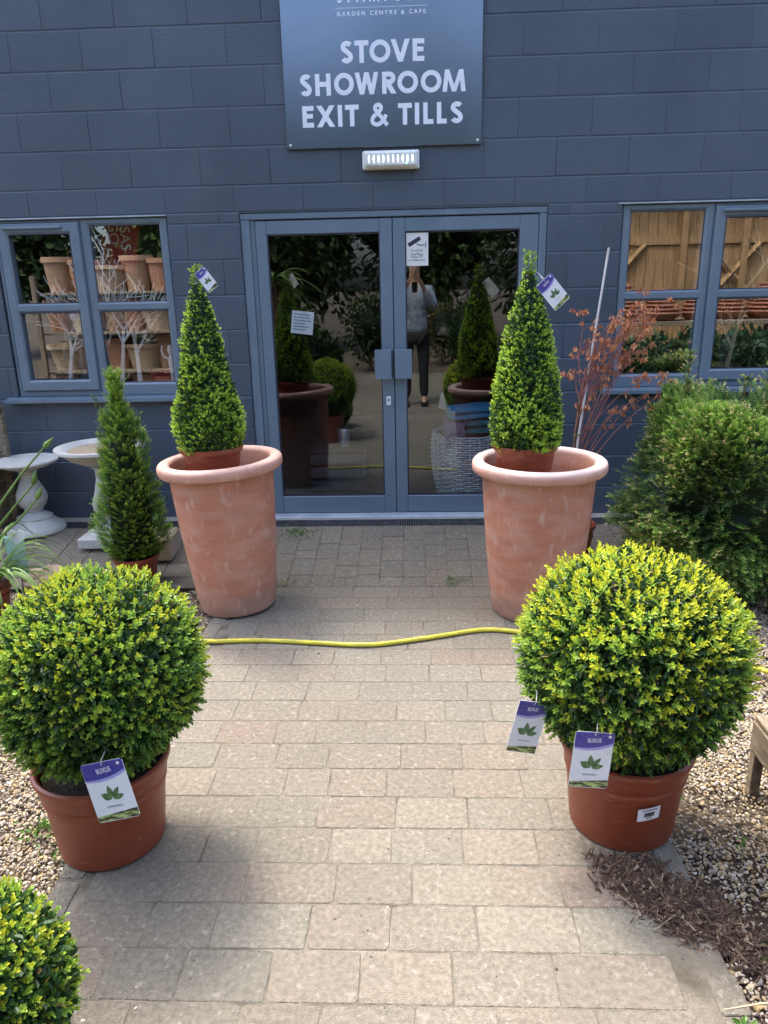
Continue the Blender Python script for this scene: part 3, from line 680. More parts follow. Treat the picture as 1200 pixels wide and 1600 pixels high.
# ------------------------------------------------------------------ sign board
sg=thing('shop_sign','large brushed blue metal sign above the doors with white capital letters','sign',(0,0,2.53))
mb=MB(); mb.bbox(-.782,.430,-.022,-.0045,0,1.15,.0015); mb.build('panel',MT['sign'],sg)
sgz=2.53
S=Strokes(-.0222,.0005)
def word(letters,x_of,z,H,w):
    for ch,a,b in letters: S.glyph(ch,x_of(a),z,x_of(b)-x_of(a),H,w)
word([('S',397,457),('T',463,528),('O',533,630),('V',632,720),('E',733,787)],lambda c:-.427+(c-397)*.0013,2.995-sgz,.120,.027)
word([('S',212,268),('H',283,355),('O',371,463),('W',468,577),('R',594,660),('O',665,760),('O',773,868),('M',873,980)],lambda c:-.682+(c-212)*.001319,2.824-sgz,.120,.027)
word([('E',222,275),('X',288,374),('I',386,410),('T',422,486),('&',538,618),('T',668,732),('I',745,767),('L',785,832),('L',848,893),('S',910,970)],lambda c:-.676+(c-222)*.001329,2.650-sgz,.120,.027)
S.mb.build('lettering',MT['letter'],sg)
S=Strokes(-.0222,.0004)
word([('S',322,355),('T',374,408),('A',435,487),('M',510,570),('F',600,624),('O',648,706),('R',737,770),('D',800,838)],lambda c:-.439+(c-322)*.001023,3.314-sgz,.075,.0105)
S.line([(-.450,3.286-sgz),(.097,3.286-sgz)],.0022)
S.mb.build('name_lettering',MT['letter'],sg)
text_obj('GARDEN CENTRE & CAFE',.030,MT['letter'],sg,'small_lettering',x=-.176,z=3.255-sgz,y_=-.0228,spacing=1.55,off=.0006,width=.530)
for (a,b) in ((-.760,.022),(.408,.022)): sw=MB(); sw.blob((a,-.0235,b),.008,.004,.008,12,6,0); sw.build('screw',MT['white'],sg)

# bulkhead lamp
lp=thing('bulkhead_lamp','slim white emergency lamp fixed to the wall under the sign','lamp',(-.132,0,2.398))
mb=MB(); mb.bbox(-.178,.178,-.045,-.0015,0,.108,.008); mb.build('housing',MT['white'],lp)
mb=MB(); mb.bbox(-.166,.166,-.078,-.0455,.007,.101,.014); mb.build('diffuser',MT['diffuser'],lp)
mb=MB()
for k in range(10): 
    xx=-.135+k*.030
    mb.add([(xx-.004,-.0790,.055),(xx,-.0805,.032),(xx+.004,-.0790,.055),(xx,-.0805,.078)],[(0,1,2,3)])
mb.build('led_row',MT['led'],lp)
mb=MB(); mb.blob((.098,-.0785,.028),.004,.003,.004,8,6,0); mb.build('indicator',MT['gled'],lp)

# camera warning notice
ct=thing('warning_notice','white security camera notice stuck inside the top corner of the right door glass','notice',(.027,.030,1.82))
mb=MB(); mb.box(-.074,.074,-.0030,-.0015,0,.208); mb.build('sheet',MT['white'],ct)
mb=MB(); y_=-.0034
mb.box(-.073,.073,-.0032,-.0031,.001,.207)
S=Strokes(-.0031,.0004); 
S.line([(-.055,.128),(.022,.172)],.026); S.line([(.000,.140),(.008,.128),(.052,.128)],.006); S.line([(.058,.112),(.058,.146)],.005)
S.mb.build('camera_symbol',MT['ink'],ct)
text_obj('24 HOUR',.019,MT['ink'],ct,x=0,z=.094,y_=-.0034,width=.075)
text_obj('CCTV',.036,MT['ink'],ct,x=0,z=.062,y_=-.0034,off=.0006,width=.078)
text_obj('IN OPERATION',.016,MT['ink'],ct,x=0,z=.034,y_=-.0034,width=.105)

# paper notice inside left door
nt_=thing('paper_notice','faded paper notice hanging inside the left door glass','notice',(-.755,.06,1.47))
mb=MB(); mb.box(-.075,.075,.0,.0012,-.075,.075); sh_=mb.build('sheet',MT['card'],nt_); nt_.rotation_euler=(0,R(7),0)
mb=MB()
for k in range(6): mb.box(-.06,.06-random.uniform(0,.04),-.0012,-.0004,.05-k*.02,.056-k*.02)
mb.build('print_lines',MT['greyink'],nt_)

# ------------------------------------------------------------------ inside the building, behind the glass
bk=thing('wicker_basket','round grey wicker basket of blankets behind the right door','basket',(.40,.42,.12))
mb=MB(); nr=30
for k in range(nr):
    t=k/(nr-1); rr_=.215+.055*math.sin(t*2.2); z_=.012+.5*t
    pts=[((rr_+.007*math.cos(12*a_+math.pi*(k%2)))*math.cos(a_),(rr_+.007*math.cos(12*a_+math.pi*(k%2)))*math.sin(a_),z_) for a_ in np.linspace(0,2*math.pi,97)]
    mb.tube(pts,.0062,5,False)
for k in range(24):
    a_=2*math.pi*k/24; mb.tube([((.215+.055*math.sin(t*2.2))*math.cos(a_),(.215+.055*math.sin(t*2.2))*math.sin(a_),.01+.5*t) for t in np.linspace(0,1,8)],.006,5)
mb.build('weave',MT['wicker'],bk,True)
mb=MB(); mb.lathe([(0,.004),(.2,.006),(.25,.3),(.245,.49)],n=32,closed=True); mb.build('lining',MT['dark'],bk,True)
def fold(name,label,m,cx,cy,cz,lx,ly,hz,rz,n=3):
    mb=MB()
    for k in range(n):
        hh=hz/n; zc=cz+hh*(k+.5); V=[]; nu=18
        prof=[(-lx/2,0)]+[(-lx/2-hh*.4*math.sin(R(a_)),hh*.5*-math.cos(R(a_))) for a_ in (0,)]
        ring=[]
        for a_ in range(nu):
            t=2*math.pi*a_/nu; ring.append((math.copysign(abs(math.cos(t))**.5,math.cos(t))*lx/2,math.copysign(abs(math.sin(t))**.8,math.sin(t))*hh*.52))
        m_=7
        V=[]
        for i in range(m_):
            yy=-ly/2+ly*i/(m_-1); sq=(1-abs(2*i/(m_-1)-1)**4)*.5+.5
            for (a_,b_) in ring: V.append((a_*(.94+.06*sq)+.006*math.sin(i*2+k),yy,zc+b_*sq+.008*math.sin(a_*14+i+k)))
        F=[(i*nu+q,i*nu+(q+1)%nu,(i+1)*nu+(q+1)%nu,(i+1)*nu+q) for i in range(m_-1) for q in range(nu)]+[tuple(range(nu))[::-1],tuple((m_-1)*nu+q for q in range(nu))]
        V=np.array(V); c_,s2=math.cos(rz),math.sin(rz); V=np.stack([V[:,0]*c_-V[:,1]*s2,V[:,0]*s2+V[:,1]*c_,V[:,2]],1)
        mb.add(V,F)
    o=mb.build(name,m,None,True,(cx,cy,0)); return tag(o,label,'blanket')
fold('blanket','bright blue folded blanket, topmost in the basket behind the door',MT['teal'],.42,.36,.755,.36,.26,.09,.1,2)
fold('blanket','dark teal folded blanket under the bright blue one in the basket',MT['deepteal'],.50,.38,.645,.26,.30,.105,-.1,2)
mb=MB(); mb.box(-.07,.07,-.16,.12,.625,.735)
for k in range(13): mb.tube([(-.068+k*.0113,-.163,.69),(-.072+k*.012,-.185,.62),(-.07+k*.0115+random.uniform(-.006,.006),-.19,.565)],.003,5)
o=mb.build('blanket',MT['mauve'],None,False,(.29,.36,0)); tag(o,'mauve fringed blanket folded over the edge of the basket','blanket')
# low slatted crate and silver vase and pot behind the left door
cr=thing('slatted_crate','low dark slatted crate standing inside the left door','crate',(-.60,.75,.12))
mb=MB()
for k in range(3):
    mb.bbox(-.22,.22,-.20,-.18,.02+k*.11,.10+k*.11,.003); mb.bbox(-.22,.22,.18,.20,.02+k*.11,.10+k*.11,.003)
    mb.bbox(-.22,-.20,-.18,.18,.02+k*.11,.10+k*.11,.003); mb.bbox(.20,.22,-.18,.18,.02+k*.11,.10+k*.11,.003)
mb.build('slats',MT['roof'],cr); mb=MB(); mb.box(-.2,.2,-.178,.178,.33,.345); mb.build('lid',MT['roof'],cr)
mb=MB(); mb.lathe([(0,0),(.045,0),(.05,.03),(.05,.13),(.046,.14),(0,.13)],n=24); o=mb.build('silver_vase',MT['silver'],None,True,(-.57,.75,.466)); tag(o,'small hammered silver vase on the dark crate behind the left door','vase')

# window display: white twig trees
def twig_tree(name,x,yy,z,h,lean,seed):
    rr=random.Random(seed); mb=MB()
    def grow(p,d,l,r_,lv):
        pts=[p]; q=Vector(p); n=5
        for k in range(n):
            d=(d+Vector((rr.uniform(-.13,.13),rr.uniform(-.08,.08),rr.uniform(-.02,.1)))).normalized(); q=q+d*l/n; pts.append(tuple(q))
        mb.tube(pts,[max(r_*(1-.6*i/n),.0030) for i in range(n+1)],7 if lv==0 else 5)
        if lv<3:
            for k in range(4 if lv==0 else 3):
                j_=rr.randint(2 if lv==0 else 1,n); a_=rr.uniform(.35,.75)*(1 if (k+lv)%2 else -1)
                dd=Vector((d.x*math.cos(a_)+d.z*math.sin(a_),d.y+rr.uniform(-.35,.35),d.z*math.cos(a_)-d.x*math.sin(a_))).normalized()
                grow(pts[j_],dd,l*rr.uniform(.5,.75),r_*.5,lv+1)
    mb2=mb; grow((0,0,0),Vector((lean,0,1)).normalized(),h,.021,0)
    o=mb.build(name,MT['birch'],None,True,(x,yy,z)); return o
tl=['white painted twig tree in the left window, leftmost, alone behind the opening pane','thin white twig tree just right of the window mullion, partly hidden by the yew tip',
    'middle one of the three twig trees in the right-hand lower pane of the left window','white twig tree nearest the white figurine in the left window']
for i,(x,h,l_) in enumerate(((-2.475,.36,-.10),(-2.19,.42,-.02),(-2.105,.40,-.06),(-1.99,.40,-.04))):
    o=twig_tree('twig_tree',x+.02,.15+.03*(i%2),1.003,h+.05,l_,20+i); tag(o,tl[i],'twig tree','white twig trees in the left window')
ledge=MB(); ledge.bbox(-2.9,-1.5,.222,.62,1.0,1.038,.004); o=ledge.build('display_shelf',MT['dark']); tag(o,'dark shelf inside the left window carrying the twig trees','shelf')
ledge=MB(); ledge.bbox(1.25,2.7,.222,.62,1.0,1.038,.004); o=ledge.build('display_shelf',MT['dark']); tag(o,'dark shelf inside the right window carrying plants and a finial','shelf')
mb=MB(); mb.lathe([(0,0),(.024,0),(.022,.03),(.014,.1),(.019,.16),(.024,.2),(.020,.24),(.010,.262),(.020,.275),(.024,.30),(.016,.325),(0,.33)],n=20)
mb.tube([(-.02,0,.23),(-.05,-.01,.25),(-.062,-.01,.29),(-.055,-.01,.325)],.007,7)
o=mb.build('figurine',MT['white'],None,True,(-1.715,.16,1.003)); tag(o,'white figurine with one raised arm in the right corner of the left window','figurine')
# silver tinsel tree, brass stand with pale urn, red bag
mb=MB()
for k in range(160):
    t=random.random()**.7; a_=random.uniform(0,6.28); z_=.02+.26*(1-t); r_=.012+.085*t
    mb.tube([(0,0,z_+.01),(r_*math.cos(a_),r_*math.sin(a_),z_-.01)],[.0022,.0012],4)
mb.tube([(0,0,0),(0,0,.28)],.004,6)
o=mb.build('tinsel_tree',MT['silver'],None,False,(-2.57,.36,1.04)); tag(o,'small silver tinsel tree in the lower left corner of the left window','ornament')
cs=thing('candle_stand','tall thin brass stand with a grey drum base in the left window','stand',(-2.50,.48,1.04))
mb=MB(); mb.lathe([(.10,.32),(.12,.33),(.125,.50),(.12,.51),(0,.505)],n=32); mb.lathe([(0,0),(.03,0),(.03,.32),(0,.32)],n=16); mb.build('drum',MT['silver'],cs,True)
mb=MB()
pf=[(.0,.5)]
for k in range(16): pf+=[(.008,.505+k*.03),(.013,.52+k*.03),(.008,.533+k*.03)]
mb.lathe(pf+[(0,1.0)],n=12); mb.build('stem',MT['brass'],cs,True)
bgm=thing('hanging_bag','red hanging bag with pale printed letters at the top of the left window','bag',(-2.07,.28,1.84))
mb=MB(); mb.bbox(-.13,.13,-.02,.02,0,.34,.01); mb.build('bag_body',MT['red'],bgm)
text_obj('GO',.10,MT['card'],bgm,'lettering',x=-.045,z=.24,y_=-.0215,rotz=R(-80)); text_obj('SAS',.10,MT['card'],bgm,'lettering',x=.04,z=.22,y_=-.0215,rotz=R(-80)); bgm.rotation_euler=(0,R(12),0)
# red box & candle jars
mb=MB(); mb.bbox(-.14,.14,-.07,.07,0,.10,.006); o=mb.build('red_box',MT['red'],None,False,(-1.80,.40,1.04)); tag(o,'red box lying behind the white figurine in the left window','box')

# ------------------------------------------------------------------ foliage generators
LEAF=np.array([(0,0,0),(-.36,.28,.07),(-.33,.74,.09),(0,1,0.0),(.33,.74,.09),(.36,.28,.07)])
LF=np.array([(0,3,2,1),(0,5,4,3)])
def leaves(mb,P,D,U,L,W,col):
    """P base, D direction, U up-normal, L length, W width"""
    S=np.cross(D,U); S/=np.linalg.norm(S,axis=1)[:,None]+1e-9; N_=np.cross(S,D)
    V=P[:,None,:]+S[:,None,:]*(LEAF[None,:,0:1]*W[:,None,None])+D[:,None,:]*(LEAF[None,:,1:2]*L[:,None,None])+N_[:,None,:]*(LEAF[None,:,2:3]*L[:,None,None])
    n=len(P); F=(LF[None]+6*np.arange(n)[:,None,None]).reshape(-1,4)
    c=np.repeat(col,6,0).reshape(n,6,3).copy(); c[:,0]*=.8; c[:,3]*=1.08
    mb.add(V.reshape(-1,3),F,c.reshape(-1,3))
def norm(a): return a/(np.linalg.norm(a,axis=1)[:,None]+1e-9)
def sprigs(mb,P,A,L,ll,lw,K,young,seed=0,cy=(0.36,0.42,0.035),cm=(0.31,0.50,0.07),co=(0.07,0.175,0.04)):
    """P base points, A axis, L sprig length; opposite leaf pairs, upright at the tip. young 0..1 per sprig"""
    r_=np.random.default_rng(seed); n=len(P)
    ref=norm(r_.normal(size=(n,3))); B1=norm(np.cross(A,ref)); B2=np.cross(A,B1)
    cy,cm,co=map(np.array,(cy,cm,co)); rot=r_.uniform(0,6.28,n)
    for k in range(K):
        t=k/(K-1); ph=rot+(k//2)*math.pi/2*1.06+(k%2)*math.pi+r_.normal(0,.2,n)
        tilt=np.radians(66-46*t)+r_.normal(0,.14,n)
        Rd=B1*np.cos(ph)[:,None]+B2*np.sin(ph)[:,None]
        D=norm(Rd*np.sin(tilt)[:,None]+A*np.cos(tilt)[:,None]); U=norm(A*np.sin(tilt)[:,None]-Rd*np.cos(tilt)[:,None])
        tt=(k//2*2)/(K-1)
        base=P+A*(L*tt*.9)[:,None]
        y_=np.clip(young*(.35+.9*t)+r_.normal(0,.10,n),0,1)[:,None]
        col=np.where(y_<.5,co+(cm-co)*y_*2,cm+(cy-cm)*(y_-.5)*2)*r_.uniform(.82,1.12,(n,1))
        sz=(1.08-.35*t)*r_.uniform(.8,1.15,n)
        leaves(mb,base,D,U,ll*sz,lw*sz,col)
def fib(n,seed=0):
    i=np.arange(n)+.5; z=1-2*i/n; a=np.pi*(1+5**.5)*i; r_=np.sqrt(1-z*z)
    P=np.stack([r_*np.cos(a),r_*np.sin(a),z],1); return norm(P+np.random.default_rng(seed).normal(0,.02,(n,3)))
def lump(N_,amp,seed,f=3.0):
    r_=np.random.default_rng(seed); s=0
    for k in range(7):
        q=r_.normal(0,f,3); s=s+np.sin(N_@q+r_.uniform(0,6.28))
    return 1+amp*s/7**.5
def box_ball(rad,n,ll,lw,seed,ytop,rz=1.0,ycol=(0.46,0.50,0.04)):
    r_=np.random.default_rng(seed); N_=fib(n,seed); ok=N_[:,2]>-.93; N_=N_[ok]; n=len(N_)
    rr_=rad*lump(N_,.022,seed,2.0)*lump(N_,.016,seed+2,7)*(1.02-.11*r_.random(n)**1.3)
    L=ll*r_.uniform(1.5,2.9,n); long_=r_.random(n)<.05; L[long_]*=1.25
    A=norm(N_+np.array([0,0,.28])+r_.normal(0,.26,(n,3)))
    P=N_*(rr_-L*.8)[:,None]; P[:,2]*=rz
    gp=lump(N_,1,seed+9,6.5)-1; kp=(r_.random(n)<.92+.28*np.minimum(gp,0)); L=L*(1+.22*np.clip(gp,-1,1))
    patch=.5+.5*np.clip(lump(N_,1,seed+5,5.0)-1,-1,1)
    yg=np.clip(.36+ytop*(N_[:,2]*.55+.25)+.45*(patch-.5)+r_.normal(0,.13,n),0,1)
    mb=MB(); sprigs(mb,P[kp],A[kp],L[kp],ll,lw,12,yg[kp],seed,cy=ycol)
    # older inner leaves
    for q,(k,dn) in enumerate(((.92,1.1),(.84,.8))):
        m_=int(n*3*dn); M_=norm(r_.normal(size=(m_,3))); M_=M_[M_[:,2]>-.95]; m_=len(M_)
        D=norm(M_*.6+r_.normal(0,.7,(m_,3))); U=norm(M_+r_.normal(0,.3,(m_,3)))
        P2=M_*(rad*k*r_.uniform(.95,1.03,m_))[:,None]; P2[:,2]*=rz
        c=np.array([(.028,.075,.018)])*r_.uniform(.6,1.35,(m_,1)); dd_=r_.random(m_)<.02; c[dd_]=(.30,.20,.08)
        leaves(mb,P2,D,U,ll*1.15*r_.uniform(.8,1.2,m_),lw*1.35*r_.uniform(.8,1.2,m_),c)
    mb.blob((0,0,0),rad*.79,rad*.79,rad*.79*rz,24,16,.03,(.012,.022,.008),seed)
    return mb
def pot_profile(h,rb,rt,lip=.012,wall=.006):
    return [(0,0),(rb-.01,0),(rb,.008),(rb+(rt-rb)*.55*.8,h*.62),(rb+(rt-rb)*.62,h*.70),(rb+(rt-rb)*.60,h*.715),(rt-.020,h*.735),(rt-.014,h*.77),
            (rt-.012,h-lip*2.4),(rt-.002,h-lip*2.1),(rt+.002,h-lip*1.2),(rt,h-lip*.4),(rt-.008,h),(rt-.015,h-lip*.4),(rt-.018,h-lip*1.4),(rt-.022,h*.8),(0,h*.79)]
def label_card(loc,W,H,rot,label,yaw=0,tilt=0,word='BUXUS',group=None,photo=True):
    t=thing('plant_label',label,'plant label',loc,0,group); t.rotation_mode='XYZ'
    t.rotation_euler=Euler((tilt,rot,yaw)); e=.0006
    nb=14; c=.006*W/.12
    mb=MB()
    P=[(-W/2+c,0),(W/2-c,0),(W/2,-c),(W/2,-H+c),(W/2-c,-H),(-W/2+c,-H),(-W/2,-H+c),(-W/2,-c)]
    V=[(a,-e,b) for a,b in P]+[(a,e,b) for a,b in P]
    mb.add(V,[tuple(range(8))[::-1],tuple(range(8,16))]+[(i,(i+1)%8,8+(i+1)%8,8+i) for i in range(8)]); mb.build('card',MT['card'],t)
    def curve(zl,zr,sag): return [(-W/2+.001+(W-.002)*i/nb, zl+(zr-zl)*i/nb - sag*4*(i/nb)*(1-i/nb)) for i in range(nb+1)]
    def band(a,b,yy,m,name):
        q=MB(); V=[(x_,yy,z_) for x_,z_ in a]+[(x_,yy,z_) for x_,z_ in b]; n_=len(a)
        q.add(V,[(i,n_+i,n_+i+1,i+1) for i in range(n_-1)]); q.build(name,m,t)
    top=[(x_,-.001) for x_,_ in curve(0,0,0)]
    band(top,curve(-H*.30,-H*.22,H*.06),-e-.0004,MT['lilac'],'header_curve'); band(top,curve(-H*.27,-H*.17,H*.05),-e-.0008,MT['purple'],'header')
    S=Strokes(-e-.0008,.0004)
    q=MB()
    def lf(cx,cz,l,w_,a):
        pts=[]; 
        for i in range(9):
            u=i/8; pts.append((l*u, w_*math.sin(math.pi*u**.85)))
        ring=pts+[(a_,-b_) for a_,b_ in pts[-2:0:-1]]
        V=[(cx+a_*math.cos(a)-b_*math.sin(a),-e-.0005,cz+a_*math.sin(a)+b_*math.cos(a)) for a_,b_ in ring]; q.add(V,[tuple(range(len(V)))[::-1]])
    cx,cz=.0,-H*.62
    lf(cx-.001,cz-.002,H*.19,H*.062,R(148)); lf(cx,cz+.002,H*.21,H*.046,R(96)); lf(cx+.002,cz,H*.22,H*.040,R(52)); lf(cx+.003,cz-.003,H*.19,H*.046,R(16))
    q.build('leaf_picture',MT['leafprint'],t)
    if photo:
        band([(x_,-H*.87+.01*(x_/W)) for x_,_ in top],[(x_,-H+.002) for x_,_ in top],-e-.0005,MT['strip'],'photo_strip')
    text_obj(word,W*.17,MT['card'],t,'lettering',x=.0,z=-H*.145,y_=-e-.0013,off=.0002,width=W*.34,rotz=R(4),ext=.0001)
    if W>.09: text_obj('SEMPERVIRENS',W*.07,MT['greyink'],t,'lettering',x=.0,z=-H*.76,y_=-e-.0008,width=W*.38,ext=.0001)
    S=MB(); S.lathe([(.0,0),(.0045,0),(.0045,.0004),(0,.0004)],n=14); h=S.build('emblem',MT['card'],t); h.rotation_euler=(R(90),0,0); h.location=(W*.38,-e-.001,-H*.065)
    if W>.09:
        S=MB(); S.tube([(0,-.003,-.010),(.003,-.001,.004),(.010,.03,.022),(.022,.085,.030)],.0014,5); S.build('tie',MT['cane'],t)
    return t

# clipped balls in plastic pots -------------------------------------------------
def ball_thing(loc,rad,zc,n,ll,lw,seed,label,ytop,poth=.31,rb=.165,rt=.208,ycol=(0.52,0.54,0.04),dx=0):
    t=thing('box_ball',label,'topiary',loc,0,'clipped box balls in plastic pots along the path')
    mb=MB(); mb.lathe(pot_profile(poth,rb,rt),n=72); po=mb.build('pot',MT['plasticpot'],t,True)
    mb=MB(); mb.lathe([(rt-.024,poth*.86),(0,poth*.88)],n=32,closed=True); mb.build('soil',MT['soil'],t)
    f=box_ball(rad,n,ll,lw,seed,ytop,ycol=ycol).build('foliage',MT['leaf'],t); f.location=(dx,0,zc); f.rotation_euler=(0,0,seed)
    mb=MB(); mb.tube([(0,0,poth*.85),(dx*.6,.005,zc*.7),(dx,0,zc)],[.016,.013,.008],8); mb.build('trunk',MT['bark'],t)
    return t
bl=ball_thing((-1.0,-3.14,0),.318,.612,3000,.0168,.0094,3,'large clipped box ball in a terracotta plastic pot left of the path',.42,dx=.035)
br=ball_thing((.672,-3.035,0),.344,.602,2800,.0195,.0100,4,'largest, yellow-tipped box ball right of the path, price sticker on its pot',1.10,ycol=(0.66,0.68,0.05),dx=-.012)
b3=ball_thing((-.985,-3.93,0),.228,.245,1000,.0185,.0130,5,'small box ball cut off by the bottom left corner of the photo',.72,poth=.11,rb=.11,rt=.14,ycol=(0.44,0.48,0.04))
label_card((-.862,-3.425,.490),.122,.178,R(-13),'purple and white plant label resting on the rim of the left pot, tilted',group='purple-headed plant labels',tilt=R(-6))
label_card((.490,-3.335,.528),.108,.180,R(4),'purple and white plant label hanging upright over the rim of the right pot',group='purple-headed plant labels')
label_card((.352,-3.16,.515),.094,.176,R(13),'purple and white plant label dangling outside the left side of the right box ball',group='purple-headed plant labels',yaw=R(8))
# price sticker
st=thing('price_sticker','small white barcode sticker on the front of the right plastic pot','sticker',(.672,-3.035,.0))
V=[];n_=8
mb=MB()
for i in range(n_+1):
    a_=R(-93+20*i/n_)
    for z_,rr_ in ((.143,.1915),(.190,.1958)): V.append((math.cos(a_)*(rr_+.0012),math.sin(a_)*(rr_+.0012),z_+.012*i/n_))
mb.add(V,[(2*i,2*i+2,2*i+3,2*i+1) for i in range(n_)]); mb.build('paper',MT['card'],st)
mb=MB()
for k in range(17):
    a_=R(-87+8.5*k/16); wd=R(.16 if k%3 else .28); zt=.012*((math.degrees(a_)+93)/20)
    V=[]
    for aa in (a_-wd,a_+wd):
        for z_,rr_ in ((.158,.1932),(.174,.1946)): V.append((math.cos(aa)*(rr_+.0022),math.sin(aa)*(rr_+.0022),z_+zt))
    mb.add(V,[(0,2,3,1)])
for (z_,a0,a1) in ((.181,-89,-76),(.150,-85,-80)):
    V=[];
    for i in range(5):
        aa=R(a0+(a1-a0)*i/4); zt=.012*((math.degrees(aa)+93)/20)
        for dz in (0,.0032): rr_=.1915+(z_+dz-.143)*.0915; V.append((math.cos(aa)*(rr_+.0022),math.sin(aa)*(rr_+.0022),z_+dz+zt))
    mb.add(V,[(2*i,2*i+2,2*i+3,2*i+1) for i in range(4)])
mb.build('barcode',MT['ink'],st)

# tall terracotta planters -------------------------------------------------------
def planter(loc,rb,rt,h,label,rimwhite,seed):
    t=thing('terracotta_planter',label,'planter',loc,0,'tall terracotta planters beside the doors')
    body=(0.47,0.205,0.125); rim=tuple(b*(1-rimwhite)+w_*rimwhite for b,w_ in zip((.52,.28,.20),(.74,.66,.62)))
    prof=[(0,0),(rb-.025,0),(rb-.008,.006),(rb,.03),(rb+.008,.10)]
    n=14
    for i in range(1,n+1):
        u=i/n; prof.append((rb+.008+(rt-.055-rb-.008)*u**1.05+ .006*math.sin(u*math.pi),.10+(h-.10-.085)*u))
    cols=[(.40,.22,.16)]*5+[body]*n
    prof+=[(rt-.052,h-.080),(rt-.040,h-.076)]; cols+=[rim,rim]
    mb=MB(); mb.lathe(prof,n=96,cols=cols,wob=.004,seed=seed,closed=True)
    mb.build('body',MT['terra'],t,True)
    mb=MB(); pr=[];cc=[]
    for i in range(15):
        a_=R(-100+i*(280/14)); ca_,sa_=math.cos(a_),math.sin(a_); pr.append((rt-.034+.034*math.copysign(abs(ca_)**.7,ca_),h-.036+.034*math.copysign(abs(sa_)**.75,sa_)))
        wgt=max(0,math.sin(a_)); cc.append(tuple((.52*(1-q)+.52*q)*1.0 if False else (v0*(1-wgt*rimwhite)+v1*wgt*rimwhite) for v0,v1,q in zip((.53,.28,.20),(.86,.80,.78),(0,0,0))))
    pr+=[(rt-.080,h-.10),(rt-.095,h-.35),(0,h-.36)]; cc+=[(.42,.19,.13)]*3
    mb.lathe(pr,n=96,cols=cc,wob=.004,seed=seed,closed=True); mb.build('rim',MT['terra'],t,True)
    return t
pl=planter((-.998,-1.305,0),.212,.328,.845,'tall terracotta planter left of the doors, standing on the gravel edge',.25,1)
pl.rotation_euler=(0,R(-2.6),0); pl.location.z=.008
pr_=planter((.640,-1.365,0),.228,.345,.842,'tall terracotta planter right of the doors with whitened rim',.62,2)

def small_pot(t,h,rb,rt):
    mb=MB(); mb.lathe([(0,0),(rb,0),(rb+.002,.01),(rt-.014,h-.03),(rt-.003,h-.028),(rt,h-.014),(rt-.003,h-.002),(rt-.012,h),(rt-.018,h-.02),(0,h-.03)],n=64); mb.build('pot',MT['plasticpot'],t,True)
    mb=MB()
    for k in range(10):       # moulded swags round the pot
        pts=[]
        for i in range(9):
            a_=2*math.pi*(k+i/8)/10; z_=h-.050-.022*math.sin(math.pi*i/8); rr_=rb+.002+(rt-.014-rb-.002)*(z_-.01)/(h-.04); pts.append((rr_*math.cos(a_),rr_*math.sin(a_),z_))
        mb.tube(pts,.0022,5)
    mb.build('moulding',MT['plasticpot'],t,True)
def cone_thing(loc,h,rb,ll,lw,n,seed,label,lean=0):
    t=thing('box_cone',label,'topiary',loc,0,'clipped box cones in the terracotta planters')
    ph=.20; small_pot(t,ph,.125,.165)
    r_=np.random.default_rng(seed); mb=MB()
    u=r_.random(n*2); u=1-np.sqrt(1-u*.999)  # denser low down
    u=u[:n]; a=r_.uniform(0,2*np.pi,n)
    prof=lambda v: rb*np.where(v<.12,.86+.14*v/.12,1)*(1-np.clip((v-.06)/.94,0,1)**1.38*.88)*np.where(v>.86,np.clip(1-.35*(v-.86)/.14,.2,1),1)
    def lm(a,v,f): return 1+.07*np.sin(2*a+v*9+seed*3)+.06*np.sin(4*a-v*16+seed*2)+.04*np.sin(9*a+v*33)
    rr_=prof(u)*lm(a,u,0)*(1-.1*r_.random(n)**2)
    L=ll*r_.uniform(1.4,2.3,n)
    N_=np.stack([np.cos(a),np.sin(a),np.full(n,.35)],1); N_=norm(N_)
    A=norm(N_+np.array([0,0,.25])+r_.normal(0,.26,(n,3)))
    P=np.stack([np.maximum(rr_-L*.7,.0)*np.cos(a)+lean*u*h,np.maximum(rr_-L*.7,.0)*np.sin(a),u*h],1)
    yg=np.clip(.60+.10*np.sin(4*a+u*9)+r_.normal(0,.2,n),0,1)
    sprigs(mb,P,A,L,ll,lw,8,yg,seed,cy=(.62,.78,.10),cm=(.42,.64,.08),co=(.08,.19,.04))
    # loose leader at the top
    m_=30; v=np.linspace(.93,1.06,m_); a2=r_.uniform(0,6.28,m_); P=np.stack([lean*h*v+.012*np.cos(a2),.012*np.sin(a2),v*h],1)
    sprigs(mb,P,norm(np.stack([np.cos(a2)*.8,np.sin(a2)*.8,np.full(m_,.7)],1)),np.full(m_,ll*1.6),ll,lw,8,np.full(m_,.75),seed+1,cy=(.36,.46,.04),cm=(.18,.30,.03))
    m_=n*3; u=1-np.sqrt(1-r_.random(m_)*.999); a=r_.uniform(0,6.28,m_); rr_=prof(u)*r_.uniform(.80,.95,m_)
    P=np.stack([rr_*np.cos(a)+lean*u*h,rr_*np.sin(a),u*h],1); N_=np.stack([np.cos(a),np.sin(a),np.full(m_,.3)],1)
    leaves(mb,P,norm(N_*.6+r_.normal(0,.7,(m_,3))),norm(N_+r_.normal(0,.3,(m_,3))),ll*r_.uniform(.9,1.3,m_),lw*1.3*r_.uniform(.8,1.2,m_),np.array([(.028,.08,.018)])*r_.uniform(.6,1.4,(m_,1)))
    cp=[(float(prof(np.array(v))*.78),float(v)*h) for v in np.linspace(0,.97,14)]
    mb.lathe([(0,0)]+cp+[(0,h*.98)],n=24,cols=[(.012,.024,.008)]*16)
    V=mb.V[-1]; V[:,0]+=lean*V[:,2]
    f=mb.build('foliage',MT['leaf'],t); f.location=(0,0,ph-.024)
    return t
